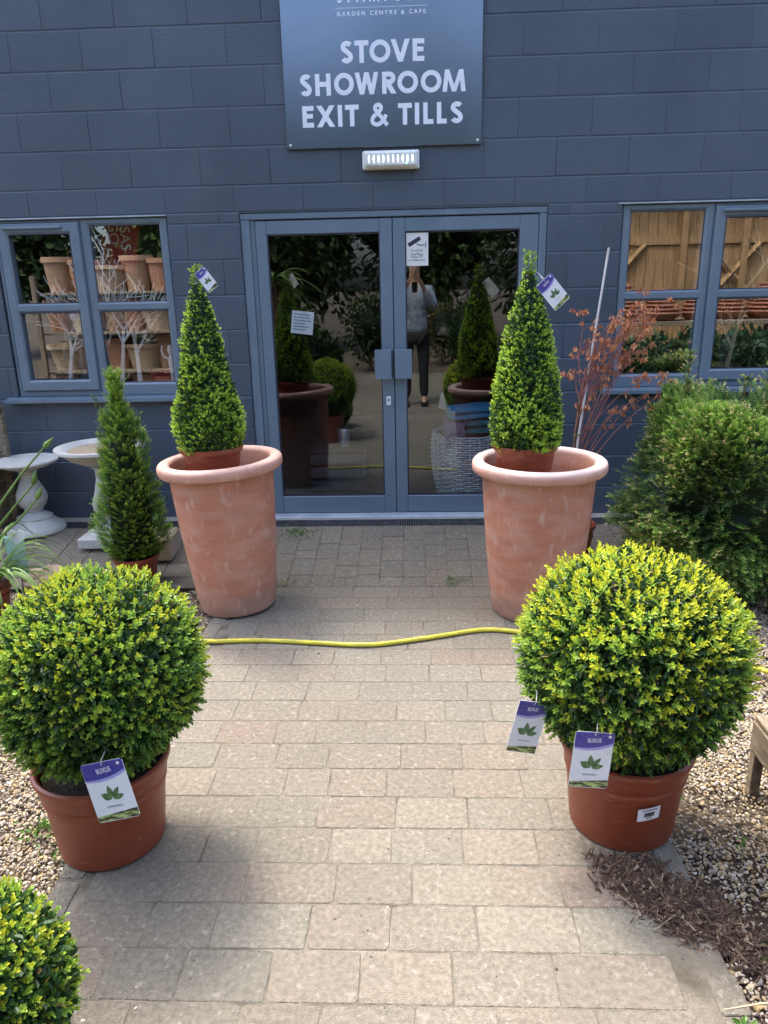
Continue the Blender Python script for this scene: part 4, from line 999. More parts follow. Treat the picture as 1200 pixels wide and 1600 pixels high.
cl=cone_thing((-1.068,-1.33,.722),.86,.180,.0155,.0095,2300,21,'box cone in the left planter, with a small label near its tip')
cr_=cone_thing((.560,-1.40,.728),.88,.190,.0160,.0098,2400,22,'box cone in the right planter, with a bare gap under its tip',lean=-.01)
label_card((.607,-1.47,1.715),.092,.150,R(-42),'plant label tied near the tip of the right box cone',group='purple-headed plant labels',yaw=R(10))
label_card((-1.040,-1.36,1.795),.062,.110,R(-36),'plant label tied near the tip of the left box cone, seen edge-on',group='purple-headed plant labels',yaw=R(30))
mb=MB(); mb.box(-.017,.017,0,.0012,0,.036); o=mb.build('price_sticker',MT['card']); o.location=(-1.262,-1.165,.775); o.rotation_euler=(R(-10),0,R(38)); tag(o,'tiny white sticker inside the rim of the left planter','sticker')

# ------------------------------------------------------------------ yews
def yew_sprays(mb,P,A,L,nn,nl,nw,seed,tip=(.42,.40,.12),ctip=.35,base=(.030,.085,.018),mid=(.075,.17,.030),tipfrac=None):
    r_=np.random.default_rng(seed); n=len(P); ref=np.tile(np.array([0,0,1.]),(n,1))+r_.normal(0,.35,(n,3))
    S=norm(np.cross(A,ref)); U=np.cross(S,A); base,mid,tip=map(np.array,(base,mid,tip))
    tp=r_.random(n) < (ctip if tipfrac is None else tipfrac)
    sh=r_.uniform(.6,1.35,(n,1))
    for k in range(nn):
        t=(k//2)/(nn//2-1 if nn>2 else 1); sd=1 if k%2 else -1
        ang=np.radians(62-30*t)+r_.normal(0,.14,n)
        D=norm(S*(sd*np.sin(ang))[:,None]+A*np.cos(ang)[:,None]+U*r_.normal(.12,.16,(n,1)))
        b=P+A*(L*t)[:,None]
        l_=nl*(1-.45*t)*r_.uniform(.8,1.15,n)
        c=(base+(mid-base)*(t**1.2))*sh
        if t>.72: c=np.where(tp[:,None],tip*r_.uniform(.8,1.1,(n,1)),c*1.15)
        w_=nw*np.ones(n); side=norm(np.cross(D,U+.001))
        V=np.stack([b-side*w_[:,None]*.4,b+D*(l_*.5)[:,None]-side*w_[:,None],b+D*l_[:,None],b+D*(l_*.5)[:,None]+side*w_[:,None]],1)
        F=(np.array([[0,1,2,3]])[None]+4*np.arange(n)[:,None,None]).reshape(-1,4)
        mb.add(V.reshape(-1,3),F,np.repeat(c,4,0))
    # twig
    V=np.stack([P-S*.0009,P+S*.0009,P+A*L[:,None]+S*.0005,P+A*L[:,None]-S*.0005],1); F=(np.array([[0,1,2,3]])[None]+4*np.arange(n)[:,None,None]).reshape(-1,4)
    mb.add(V.reshape(-1,3),F,np.tile(np.array([(.13,.13,.05)]),(4*n,1)))
# columnar yew in a pot, left
ty=thing('columnar_yew','slim upright yew in a pot in front of the white bird baths','yew',(-1.665,-1.03,gz(-1.03)))
mb=MB(); mb.lathe(pot_profile(.20,.10,.135),n=48); mb.build('pot',MT['plasticpot'],ty,True)
mb=MB(); mb.lathe([(.12,.172),(0,.176)],n=24,closed=True); mb.build('soil',MT['soil'],ty)
mb=MB(); r_=np.random.default_rng(5)
n=2300; u=r_.random(n)**1.25; a=r_.uniform(0,6.28,n)
hy=1.16
yprof=lambda v: np.interp(v,[0,.06,.2,.45,.62,.74,.84,.93,1],[.12,.18,.195,.172,.148,.11,.05,.020,.009])
rr_=yprof(u)*(1+.13*np.sin(2*a+u*8)+.12*np.sin(5*a-u*13))*(1-.25*r_.random(n)**1.5); L=r_.uniform(.035,.065,n)*(1+.4*(u>.7))
A=norm(np.stack([np.cos(a),np.sin(a),.55+.9*u],1)+r_.normal(0,.28,(n,3)))
P=np.stack([np.maximum(rr_-L*.7,0)*np.cos(a),np.maximum(rr_-L*.7,0)*np.sin(a),.19+u*(hy-.12)],1)
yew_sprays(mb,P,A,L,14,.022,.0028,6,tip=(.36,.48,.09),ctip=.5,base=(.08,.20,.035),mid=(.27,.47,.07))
# side leaders near the top
for (x0,z0,x1,z1,m_) in ((0,1.0,.0,1.24,34),(-.03,.86,-.125,1.14,30),(.05,.80,.12,1.04,26),(-.04,.80,-.12,.93,9),(.03,.9,.055,1.05,10)):
    v=r_.random(m_); a2=r_.uniform(0,6.28,m_); P=np.stack([x0+(x1-x0)*v,0*v,z0+(z1-z0)*v],1)
    ax=np.array([x1-x0,0,z1-z0]); ax=ax/np.linalg.norm(ax)
    yew_sprays(mb,P,norm(np.stack([np.cos(a2),np.sin(a2),0*v],1)*.9+ax),np.full(m_,.035)*(1.2-v*.7),12,.017,.0019,7,tip=(.34,.42,.06),ctip=.8,mid=(.16,.27,.04))
    mb.tube([(x0,0,z0),(x1,0,z1)],[.004,.002],5,col=(.12,.13,.04))
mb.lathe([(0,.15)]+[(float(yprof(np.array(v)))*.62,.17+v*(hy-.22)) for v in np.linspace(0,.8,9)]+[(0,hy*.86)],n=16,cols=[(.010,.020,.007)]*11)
mb.build('foliage',MT['needle'],ty)
# broad yew right
tb=thing('yew_bush','broad dark yew bush with pale tips under the right window','yew',(1.91,-1.02,0))
mb=MB(); r_=np.random.default_rng(9); n=12500
N_=norm(r_.normal(size=(n,3))); N_[:,2]=np.where(N_[:,2]<-.75,-N_[:,2],N_[:,2])
lmp=lump(N_,.10,31,2.6)*lump(N_,.07,33,7)
rad=(.97-.16*r_.random(n)**1.3)*lmp
# superellipsoid: fairly boxy clipped bush
E=np.sign(N_)*np.abs(N_)**np.array([.46,.55,.50])
P=E*np.array([.70,.52,.58])*rad[:,None]; P[:,2]+=.58
P[:,1]-=np.clip(.5-P[:,2],0,.5)*.35
P[:,0]+=np.where((P[:,2]>.32)&(P[:,2]<.62)&(N_[:,0]<-.4),-.08,0)
L=r_.uniform(.04,.085,n); A=norm(N_+np.array([0,0,.30])+r_.normal(0,.36,(n,3)))
P=P-A*(L*.7)[:,None]; P[:,2]=np.maximum(P[:,2],.03)
front=np.clip(.26+.30*(lump(N_,1,44,4)-1)+.22*(1-np.abs(N_[:,2]-.2)),.03,.7)
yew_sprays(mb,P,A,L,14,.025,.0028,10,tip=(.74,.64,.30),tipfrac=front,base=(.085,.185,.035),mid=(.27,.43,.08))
for (x_,y_,z_,h,m_) in ((-.43,.0,1.08,.26,46),(.02,.02,1.10,.16,26),(-.12,.0,1.10,.09,18),(.20,.0,1.12,.12,20),(-.50,.05,.98,.10,16),(.32,0,1.12,.08,14),(-.42,0,1.05,.13,16)):
    v=r_.random(m_); a2=r_.uniform(0,6.28,m_); P=np.stack([x_+0*v,y_+0*v,z_+h*v],1)
    yew_sprays(mb,P,norm(np.stack([np.cos(a2),np.sin(a2),.75+0*v],1)),(.075*(1.25-v*.9)),16,.019,.0019,int(100+x_*50),tip=(.58,.48,.20),ctip=.7,mid=(.22,.34,.06))
    mb.tube([(x_,y_,z_-.1),(x_,y_,z_+h)],[.005,.002],5,col=(.20,.13,.05))
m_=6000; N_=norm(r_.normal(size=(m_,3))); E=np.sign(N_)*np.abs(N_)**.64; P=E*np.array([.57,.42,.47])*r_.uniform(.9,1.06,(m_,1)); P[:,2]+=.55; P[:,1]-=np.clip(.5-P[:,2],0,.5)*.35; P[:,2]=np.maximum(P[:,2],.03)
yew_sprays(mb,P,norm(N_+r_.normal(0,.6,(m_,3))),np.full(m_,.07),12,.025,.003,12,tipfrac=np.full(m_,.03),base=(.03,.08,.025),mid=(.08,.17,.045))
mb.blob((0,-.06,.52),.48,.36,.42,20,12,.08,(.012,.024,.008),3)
mb.build('foliage',MT['needle'],tb)
mb=MB()
for k in range(6): a_=k*1.05; mb.tube([(0,0,.0),(.1*math.cos(a_),.08*math.sin(a_),.25),(.3*math.cos(a_),.22*math.sin(a_),.6)],[.018,.013,.006],7)
mb.build('trunk',MT['bark'],tb)

# ------------------------------------------------------------------ japanese maple sapling with cane
tm=thing('maple_sapling','young maple with drooping orange-brown leaves tied to a white cane','sapling',(.945,-.78,gz(-.78)))
mb=MB(); mb.lathe(pot_profile(.26,.12,.15),n=40); mb.build('pot',MT['plasticpot'],tm,True)
mb=MB(); mb.lathe([(.13,.225),(0,.23)],n=24,closed=True); mb.build('soil',MT['soil'],tm)
trk=MB(); twg=MB(); lfm=MB(); rr=random.Random(4)
b0=np.array([.945,-.78,gz(-.78)])
def rel(p): return (p[0]-b0[0],p[1]-b0[1],p[2]-b0[2])
trk.tube([rel(q) for q in [(.935,-.78,.28),(.94,-.775,.55),(.945,-.77,.78),(.96,-.76,1.0),(.985,-.75,1.12),(1.0,-.74,1.22)]],[.011,.010,.009,.008,.007,.005],8)
tips=[(1.148,1.487),(1.394,1.553),(1.425,1.605),(1.23,1.591),(1.166,1.487),(1.043,1.418),(1.324,1.083),(1.466,1.156),(1.184,.972),(.872,1.202),(1.346,1.268),(.945,1.544),(1.333,1.641),
      (1.27,1.50),(1.20,1.42),(1.10,1.36),(1.30,1.44),(1.38,1.48),(1.06,1.50),(1.15,1.55),(1.25,1.17),(1.08,1.12),(1.40,1.20),(1.03,1.30),(.93,1.34),(1.12,1.24),(1.22,1.30),(1.33,1.55),(1.10,1.45),(1.18,1.38),(1.44,1.05),(1.36,1.36),(1.0,1.02)]
LP=[];LD=[];LL=[]
def leafcluster(q,n):
    for k in range(n):
        a_=rr.uniform(0,6.28); d=Vector((math.cos(a_)*.55,math.sin(a_)*.55,-rr.uniform(.5,1.2))).normalized()
        LP.append((q[0]+rr.uniform(-.012,.012),q[1]+rr.uniform(-.012,.012),q[2]+rr.uniform(-.01,.01))); LD.append(tuple(d)); LL.append(rr.uniform(.018,.034))
for i,(tx,tz) in enumerate(tips):
    ty_=-.74+rr.uniform(-.12,.10)
    start=(.945+rr.uniform(0,.05),-.77,rr.choice([.62,.80,.95,1.05,1.15])) if tz>1.15 else (.94,-.775,rr.choice([.5,.62,.75,.85]))
    mid=(start[0]+(tx-start[0])*.5+rr.uniform(-.02,.03),-.76,start[2]+(tz-start[2])*.6+.02)
    pts=[start,((start[0]+mid[0])/2-.01,-.77,(start[2]+mid[2])/2+.01),mid,((mid[0]+tx)/2,(ty_-.76)/2,(mid[2]+tz)/2+.012),(tx,ty_,tz)]
    twg.tube([rel(q) for q in pts],[.0036,.003,.0024,.0018,.001],5)
    q=rel(pts[-1]); leafcluster(q,12)
    for s_ in range(5):
        a_=Vector(pts[3]).lerp(Vector(pts[4]),rr.random()) if s_<3 else Vector(pts[2]).lerp(Vector(pts[3]),rr.random())
        e=a_+Vector((rr.uniform(-.05,.07),rr.uniform(-.05,.05),rr.uniform(-.01,.05)))
        twg.tube([rel(a_),rel(e)],[.0014,.0008],4); leafcluster(rel(e),rr.choice([5,7,9]))
trk.build('trunk',MT['bark'],tm,True); twg.build('branch',MT['twig'],tm,True)
LP,LD,LL=np.array(LP),np.array(LD),np.array(LL); leaves(lfm,LP,LD,norm(rng.normal(size=LP.shape)),LL,LL*.46,np.ones((len(LP),3))); lfm.build('leaves',MT['maple'],tm)
mb=MB(); mb.tube([rel(q) for q in [(.955,-.80,.25),(.957,-.80,.8),(1.02,-.74,1.3),(1.10,-.66,1.88)]],[.0075,.0075,.007,.0065],8); mb.build('cane',MT['cane'],tm,True)
mb=MB(); mb.tube([rel((.93,-.79,.84)),rel((.965,-.81,.845))],.004,6); mb.build('tie',MT['weed'],tm)

# ------------------------------------------------------------------ bird baths and stone
t=thing('bird_bath','flat-topped white stone bird bath with a bulbous baluster, at the left edge','bird bath',(-2.655,-.27,.105),0,'pale stone bird baths by the wall')
mb=MB(); mb.lathe([(0,0),(.185,0),(.195,.012),(.19,.035),(.172,.05),(.125,.085),(.115,.095),(.118,.108),(.085,.125),(.060,.140),(.058,.150)],n=56); mb.build('foot',MT['stoneware'],t,True)
mb=MB(); mb.lathe([(.055,.150),(.063,.155),(.060,.165),(.085,.19),(.103,.235),(.100,.27),(.075,.33),(.052,.38),(.048,.41),(.062,.425),(.060,.440)],n=48); mb.build('baluster',MT['stoneware'],t,True)
mb=MB(); mb.lathe([(.05,.441),(.085,.448),(.15,.468),(.205,.492),(.212,.502),(.208,.512),(.198,.512),(.15,.502),(0,.498)],n=64); mb.build('bowl',MT['stoneware'],t,True)
t=thing('bird_bath','bird bath with a deep wide bowl holding brown dirt, behind the columnar yew','bird bath',(-2.045,-.46,.09),0,'pale stone bird baths by the wall')
mb=MB(); mb.bbox(-.165,.165,-.165,.165,0,.07,.008); mb.lathe([(.13,.071),(.125,.09),(.10,.11),(.07,.14),(.062,.16)],n=48); mb.build('foot',MT['stoneware'],t,True)
mb=MB(); mb.lathe([(.055,.16),(.065,.17),(.058,.18),(.085,.22),(.095,.27),(.07,.35),(.05,.44),(.052,.50),(.07,.515),(.072,.525)],n=48); mb.build('baluster',MT['stoneware'],t,True)
mb=MB(); mb.lathe([(.06,.526),(.10,.535),(.19,.575),(.24,.615),(.268,.628),(.282,.640),(.280,.655),(.262,.660),(.225,.650),(.18,.625),(0,.615)],n=72); mb.build('bowl',MT['stoneware'],t,True)
mb=MB(); mb.lathe([(.198,.6365),(.12,.638),(0,.640)],n=40,closed=True); mb.build('dirt',MT['sandstone'],t)
mb=MB(); mb.bbox(-.13,.13,-.13,.13,0,.15,.012); o=mb.build('stone_block',MT['sandstone'],None,False,(-1.68,-.66,.06)); o.rotation_euler=(0,0,R(4)); tag(o,'square buff stone block half hidden behind the left planter','stone')
mb=MB(); mb.blob((0,0,.05),.16,.11,.07,14,9,.12,None,4); o=mb.build('rock',MT['sandstone'],None,False,(-2.22,-1.02,.0)); tag(o,'rough buff rock on the ground left of the columnar yew','rock')
# wooden trough, far left
t=thing('wooden_planter','weathered slatted wooden box against the wall at the far left edge','planter box',(-3.225,-.34,.11))
mb=MB()
for k in range(5): mb.bbox(-.36,.335,-.22,-.198,.04+k*.105,.137+k*.105,.004); mb.bbox(-.36,.335,.178,.20,.04+k*.105,.137+k*.105,.004)
for k in range(5): mb.bbox(.336,.358,-.22,.20,.04+k*.105,.137+k*.105,.004); mb.bbox(-.383,-.361,-.22,.20,.04+k*.105,.137+k*.105,.004)
mb.build('boards',MT['wood'],t)
mb=MB()
for sx in (-.38,.355): mb.bbox(sx,sx+.05,.15,.20,0,.86,.004)
mb.bbox(-.38,.405,.146,.170,.80,.88,.004); mb.build('frame_posts',MT['wood'],t)

# bud-stemmed allium in a glazed pot, left edge
t=thing('allium','clump of strap leaves with three pointed green flower buds on long stems','plant',(-2.36,-1.42,0))
base=Vector((-2.36,-1.42,0))
def rl(q): return tuple(Vector(q)-base)
mb=MB()
stems=[((-2.40,-1.40,.30),(-2.277,-1.3,.601),(-2.126,-1.3,.773),(-1.983,-1.3,.912),(-1.935,-1.3,.955)),
       ((-2.40,-1.42,.25),(-2.298,-1.3,.483),(-2.174,-1.3,.611),(-2.072,-1.3,.711),(-2.05,-1.3,.775)),
       ((-2.42,-1.40,.22),(-2.311,-1.3,.408),(-2.184,-1.3,.511),(-2.068,-1.3,.628),(-2.03,-1.3,.69))]
for s_ in stems: mb.tube([rl(q) for q in s_[:4]],[.009,.0075,.0065,.005],8)
mb.build('stem',MT['stem'],t,True)
for s_ in stems:
    a_,b_=Vector(s_[3]),Vector(s_[4]); d=(b_-a_).normalized(); L_=.085
    q=MB(); q.tube([rl(a_+d*(L_*u)) for u in (0,.12,.35,.6,.8,1)],[.005,.013,.0165,.0115,.006,.001],10); q.build('bud',MT['stem'],t,True)
mb=MB(); r3=random.Random(8)
for k in range(34):
    a_=r3.uniform(-.9,1.5) if k%3 else r3.uniform(0,6.28); l_=r3.uniform(.3,.52); h_=r3.uniform(.12,.3); w_=r3.uniform(.010,.017); V=[];n_=9
    for i in range(n_):
        u=i/(n_-1); rad=l_*u; z_=.12+h_*math.sin(u*2.4)*1.2-.10*u*u; ww=w_*(1-u**2.2)+.0006
        cx_,cy_=rad*math.cos(a_),rad*math.sin(a_); V+=[(cx_-math.sin(a_)*ww,cy_+math.cos(a_)*ww,z_+.003),(cx_,cy_,z_),(cx_+math.sin(a_)*ww,cy_-math.cos(a_)*ww,z_+.003)]
    mb.add(V,[(3*i,3*i+1,3*i+4,3*i+3) for i in range(n_-1)]+[(3*i+1,3*i+2,3*i+5,3*i+4) for i in range(n_-1)])
mb.build('strap_leaves',MT['stem'],t,True)
mb=MB(); mb.lathe(pot_profile(.17,.09,.12),n=40); mb.build('pot',MT['plasticpot'],t,True)
# heart shaped teal sign
t=thing('heart_tag','pale teal heart-shaped card standing among the allium leaves','card',(-2.235,-1.27,.0))
V=[];mb=MB()
hp=[(.052*math.sin(u)**3, .0165*1.05*(2.6*math.cos(u)-1.0*math.cos(2*u)-.4*math.cos(3*u)-.2*math.cos(4*u))) for u in np.linspace(0,2*math.pi,33)[:-1]]
V=[(a,-.002,.40+b) for a,b in hp]+[(a,.002,.40+b) for a,b in hp]; n_=len(hp)
mb.add(V,[tuple(range(n_)),tuple(range(n_,2*n_))[::-1]]+[(i,(i+1)%n_,n_+(i+1)%n_,n_+i) for i in range(n_)]); mb.build('heart',MT['card'],t)
mb=MB(); mb.bbox(-.075,.035,.004,.012,.17,.40,.003); mb.build('backing_card',MT['teal_print'],t)
mb=MB(); mb.tube([(-.02,.014,0),(-.02,.014,.3)],.004,6); mb.build('stake',MT['wood'],t)

# ------------------------------------------------------------------ hose
hp=[(-2.9,-2.25),(-2.3,-2.0),(-1.7,-1.86),(-1.094,-1.793),(-.806,-1.773),(-.544,-1.795),(-.254,-1.823),(-.033,-1.776),(.16,-1.714),(.326,-1.662),(.455,-1.668),(.60,-1.72),(1.0,-1.92),(1.519,-2.059),(1.62,-2.11),(2.3,-2.35),(3.0,-2.5)]
Q=[]
for i in range(len(hp)-1):
    a_,b_,c_,d_=[np.array(hp[min(max(j,0),len(hp)-1)]) for j in (i-1,i,i+1,i+2)]
    for k in range(8):
        t_=k/8; q=0.5*((2*b_)+(-a_+c_)*t_+(2*a_-5*b_+4*c_-d_)*t_**2+(-a_+3*b_-3*c_+d_)*t_**3); Q.append((q[0],q[1],.0125+(.004 if abs(q[0])>1 else 0)))
mb=MB(); mb.tube(Q,.0112,14); hs=mb.build('hose',MT['hose'],None,True); tag(hs,'yellow garden hose lying across the path in front of the planters','hose')
mb=MB()
for s_ in range(6,len(Q)-8,5):      # dashes of dark print along the hose
    for (a_,b_) in zip(Q[s_:s_+3],Q[s_+1:s_+4]):
        A_,B_=Vector(a_),Vector(b_); d=(B_-A_).normalized(); sd_=Vector((0,0,1)).cross(d).normalized()*-1
        if sd_.y>0: sd_=-sd_
        for m_ in range(5):
            p0=A_.lerp(B_,m_/5+.03); p1=A_.lerp(B_,m_/5+.11); V=[]
            for pp in (p0,p1):
                for e_ in (R(38),R(58)): V.append(tuple(pp+(sd_*math.cos(e_)+Vector((0,0,1))*math.sin(e_))*.01165))
            mb.add(V,[(0,1,3,2)])
mb.build('print',MT['ink'],hs)

# ------------------------------------------------------------------ low wooden bench, right edge
t=thing('wooden_bench','low weathered wooden display bench at the right edge of the gravel','bench',(1.155,-2.86,0))
mb=MB()
for k in range(11): mb.bbox(0,1.2,-.115-k*.122,-.0-k*.122,.262,.284,.004)
mb.build('top_boards',MT['wood'],t)
mb=MB(); mb.bbox(-.003,.028,-1.34,.004,.150,.2615,.004); mb.bbox(1.17,1.2,-1.34,.004,.150,.2615,.004); mb.bbox(.029,1.169,-.028,.002,.150,.2612,.004); mb.bbox(.029,1.169,-1.338,-1.308,.150,.2612,.004); mb.build('rail',MT['wood'],t)
for (a_,b_) in ((.0,-.035),(1.16,-.035),(.0,-1.33),(1.16,-1.33)):
    mb=MB(); mb.bbox(a_,a_+.035,b_,b_+.035,-.03,.1495,.003); mb.build('leg',MT['wood'],t)

# weeds
def weed(loc,n,rad,ll,label,seed,up_=.8):
    r_=np.random.default_rng(seed); P=np.stack([r_.normal(0,rad,n),r_.normal(0,rad,n),r_.uniform(0,rad*.7,n)],1); A=norm(np.stack([r_.normal(0,1,n),r_.normal(0,1,n),np.full(n,up_)],1))
    mb=MB(); leaves(mb,P,A,norm(r_.normal(0,.3,(n,3))+np.array([0,0,1])),ll*r_.uniform(.6,1.2,n),ll*.5*r_.uniform(.7,1.1,n),np.ones((n,3)))
    o=mb.build('weed',MT['weed'],None,False,loc); tag(o,label,'weed','small weeds')
weed((-1.265,-3.10,-.028),60,.035,.024,'largest weed, in the gravel left of the left plastic pot',1)
weed((-1.16,-3.19,-.028),26,.02,.02,'low weed in the gravel close against the base of the left plastic pot',2)
weed((.22,-1.02,.004),34,.045,.03,'weed growing in the joint at the foot of the ramp by the right planter',3,.4)
weed((-.80,-1.03,.0),40,.05,.022,'weed in the paving joints beside the left planter',4,.4)
weed((.905,-2.92,-.02),14,.012,.016,'tiny bright weed in the gravel right of the right plastic pot',5)
weed((1.02,-3.14,-.02),14,.014,.018,'tiny weed in the gravel between the bench and the right pot',6)
weed((.775,-3.76,-.0),10,.008,.03,'two-leaved seedling by the dry stalk at the bottom right',7)
weed((.96,-3.52,-.02),22,.03,.014,'thin weed at the right edge of the bark mulch',8)
weed((-.80,-.40,.10),120,.05,.022,'dark green weed tuft beside the foot of the left door frame',9,1.6)

# ------------------------------------------------------------------ the yard behind the camera (seen in the glass)
def leafy(name,label,cat,loc,rx,ry,rz,zc,n,ll,colr,seed,trunk=.04):
    t=thing(name,label,cat,loc); r_=np.random.default_rng(seed); N_=norm(r_.normal(size=(n,3)))
    rad=lump(N_,.18,seed,3)*r_.uniform(.72,1,n); P=N_*np.array([rx,ry,rz])*rad[:,None]; P[:,2]+=zc
    mb=MB(); c=np.array([colr])*r_.uniform(.5,1.5,(n,1)); leaves(mb,P,norm(N_+r_.normal(0,.7,(n,3))),norm(N_+r_.normal(0,.5,(n,3))),ll*r_.uniform(.7,1.3,n),ll*.6*r_.uniform(.7,1.3,n),c)
    mb.blob((0,0,zc),rx*.7,ry*.7,rz*.7,14,9,.15,(.01,.02,.008),seed); mb.build('crown',MT['leaf'],t)
    mb=MB(); mb.tube([(0,0,0),(0,0,max(zc-rz*.4,.1)),(.02,0,zc)],[trunk,trunk*.8,trunk*.4],8); mb.build('trunk',MT['bark'],t); return t
spec=[(-11,-15,2.6,2.8),(-7,-17,2.8,3.2),(-3.2,-15.5,2.2,2.6),(.5,-17,2.7,3.3),(4,-15.5,2.3,2.7),(8,-16.5,2.8,3.1),(12,-15,2.6,2.9)]
for i,(x,yy,rx,rz) in enumerate(spec):
    leafy('tree',['tall dark tree at the back of the yard','broad mid-green tree at the back of the yard'][i%2]+[', far left',', second from the left',', third from the left',', in the middle',', third from the right',', second from the right',', far right'][i],'tree',(x,yy,0),rx,1.8,rz*1.25,rz*1.25+.4,3600,.26,[(.05,.09,.03),(.07,.12,.035)][i%2],60+i,.14)
shr=[(-3.2,-8.2,.7,.9,(.03,.07,.02)),(-2.2,-9.2,.6,1.1,(.06,.09,.02)),(-1.55,-7.4,.35,.75,(.035,.08,.02)),(1.0,-8.6,.35,1.0,(.03,.07,.02)),(1.9,-8.0,.45,.7,(.06,.13,.02)),(2.9,-9.5,.8,1.0,(.04,.08,.02)),(-.9,-10.5,.5,1.3,(.04,.07,.02)),(.9,-11.5,.8,1.1,(.08,.09,.02)),(5.2,-8.5,.8,.9,(.05,.08,.02)),(-5.5,-8.5,.9,1.0,(.04,.07,.02))]
for i,(x,yy,rr_,zz,c_) in enumerate(shr):
    leafy('shrub','leafy shrub in the yard behind the camera, number seen only in the glass' if False else ['rounded dark shrub by the pot stacks','yellowish shrub behind the dark shrub','narrow evergreen by the path','upright evergreen right of the path','light green shrub beside the upright evergreen','wide shrub before the shed','tall thin shrub at the end of the path','golden shrub at the end of the yard','shrub beside the shed','shrub behind the pot stacks'][i],'shrub',(x,yy,0),rr_,rr_*.8,zz*.55,zz*.55+.1,900,.10,c_,80+i)
# palm
t=thing('palm','small palm with drooping fronds standing left of the path','palm',(-2.15,-6.6,0)); mb=MB(); r3=random.Random(3)
for k in range(46):
    a_=r3.uniform(0,6.28); el=r3.uniform(-.2,1.2); l_=r3.uniform(.5,.8); V=[];n_=8; 
    for i in range(n_):
        u=i/(n_-1); rad=l_*u*math.cos(el*.7); z_=1.75+l_*math.sin(el)*u-.55*u*u; ww=.035*math.sin(math.pi*min(u+.12,1))+.002
        V+=[(rad*math.cos(a_)-math.sin(a_)*ww,rad*math.sin(a_)+math.cos(a_)*ww,z_),(rad*math.cos(a_),rad*math.sin(a_),z_+.01),(rad*math.cos(a_)+math.sin(a_)*ww,rad*math.sin(a_)-math.cos(a_)*ww,z_)]
    mb.add(V,[(3*i,3*i+1,3*i+4,3*i+3) for i in range(n_-1)]+[(3*i+1,3*i+2,3*i+5,3*i+4) for i in range(n_-1)])
mb.build('fronds',MT['stem'],t,True); mb=MB(); mb.tube([(0,0,0),(.03,0,.9),(0,0,1.78)],[.09,.08,.07],10); mb.build('trunk',MT['bark'],t)
# stacks of clay pots (left window reflects these)
def clay_pot(r_,h,c_,name='clay_pot'):
    mb=MB(); mb.lathe([(0,0),(r_*.68,0),(r_*.9,h*.8),(r_*.93,h*.84),(r_*1.02,h*.85),(r_*1.03,h),(r_*.93,h),(r_*.86,h*.8),(0,h*.78)],n=32,cols=[c_]*9); return mb
kinds=[clay_pot(.22,.46,(.46,.30,.19)).build('clay_pot',MT['terra'],None,True),clay_pot(.30,.34,(.58,.47,.32)).build('clay_pot',MT['terra'],None,True),clay_pot(.21,.42,(.48,.25,.15)).build('clay_pot',MT['terra'],None,True)]
used=set(); cnt=0
place=['bottom shelf','middle shelf','top shelf']
ords=['first','second','third','fourth','fifth','sixth','seventh','eighth']
for lv in range(4):
    for k in range(8):
        kd=(k*2+lv)%3; src=kinds[kd]; o=src if kd not in used else src.copy()
        if kd in used: C.objects.link(o)
        used.add(kd); o.location=(-4.85+k*.35+random.uniform(-.03,.03),-5.3-.1*(lv%2)+random.uniform(-.03,.03),.12+lv*.52); o.rotation_euler=(0,0,random.uniform(0,3))
        tag(o,'%s clay pot, %s from the left on the %s board of the rack'%(['brown upright','wide cream','narrow orange'][kd],ords[k],['bottom','second','third','top'][lv]),'clay pot','clay pots on the rack')
t=thing('pot_rack','timber rack of four boards holding clay pots','rack',(-3.6,-5.35,0)); 
for lv in range(4): mb=MB(); mb.bbox(-1.45,1.4,-.38,.36,.085+lv*.52,.118+lv*.52,.004); mb.build('shelf',MT['wood'],t)
for sx in (-1.45,1.37):
    for sy in (-.45,.40): mb=MB(); mb.bbox(sx,sx+.06,sy,sy+.06,-.03,1.9,.004); mb.build('post',MT['wood'],t)
# shed and terracotta bowls (right window reflects these)
t=thing('timber_shed','open timber shed of warm brown boards right of the path','shed',(4.2,-7.6,0)); mb=MB()
for k in range(26): mb.bbox(-1.95+k*.15,-1.805+k*.15,0,.022,0,3.2,.003)
mb.build('board_wall',MT['shedwood'],t)
mb=MB()
for z_ in (1.2,2.2,3.0): mb.bbox(-1.95,1.95,.023,.06,z_,z_+.13,.003)
for x_ in (-1.9,-1.0,.05,1.0,1.85): mb.bbox(x_,x_+.1,.061,.13,0,3.2,.003)
for s_ in (-1,1):
    for c_ in (-.9,.9): mb.tube([(c_-.4*s_,.08,1.3),(c_+.4*s_,.08,2.2)],.05,4)
mb.build('braces',MT['shedwood'],t)
mb=MB(); mb.box(-2.1,2.1,-2.0,.35,3.2,3.28); mb.build('roof',MT['roof'],t)
t=thing('pot_table','long timber table in front of the shed','table',(3.9,-6.3,0)); mb=MB(); mb.bbox(-1.6,1.6,-.4,.4,1.04,1.10,.004); mb.build('table_top',MT['wood'],t)
for sx in (-1.5,1.42):
    for sy in (-.36,.28): mb=MB(); mb.bbox(sx,sx+.08,sy,sy+.08,-.03,1.0395,.004); mb.build('leg',MT['wood'],t)
bowl=None; wl=['stack of orange terracotta bowls on the shed table']
for k in range(6):
    mb=MB(); nb=5+(k*3)%4; r0=.21+.05*((k*7)%3)
    for q in range(nb): rq=r0*(1-.095*q); mb.lathe([(rq*.55,q*.055),(rq*.98,q*.055+.10),(rq*1.05,q*.055+.105),(rq*1.05,q*.055+.125),(rq*.95,q*.055+.125)],n=28,cols=[(.50,.22,.13)]*5,closed=True)
    o=mb.build('terracotta_bowls',MT['terra'],None,True,(2.58+k*.52,-6.3+.1*math.sin(k),1.10)); tag(o,'%s stack of orange terracotta bowls from the left end of the shed table'%ords[k],'bowls','terracotta bowls on the shed table')
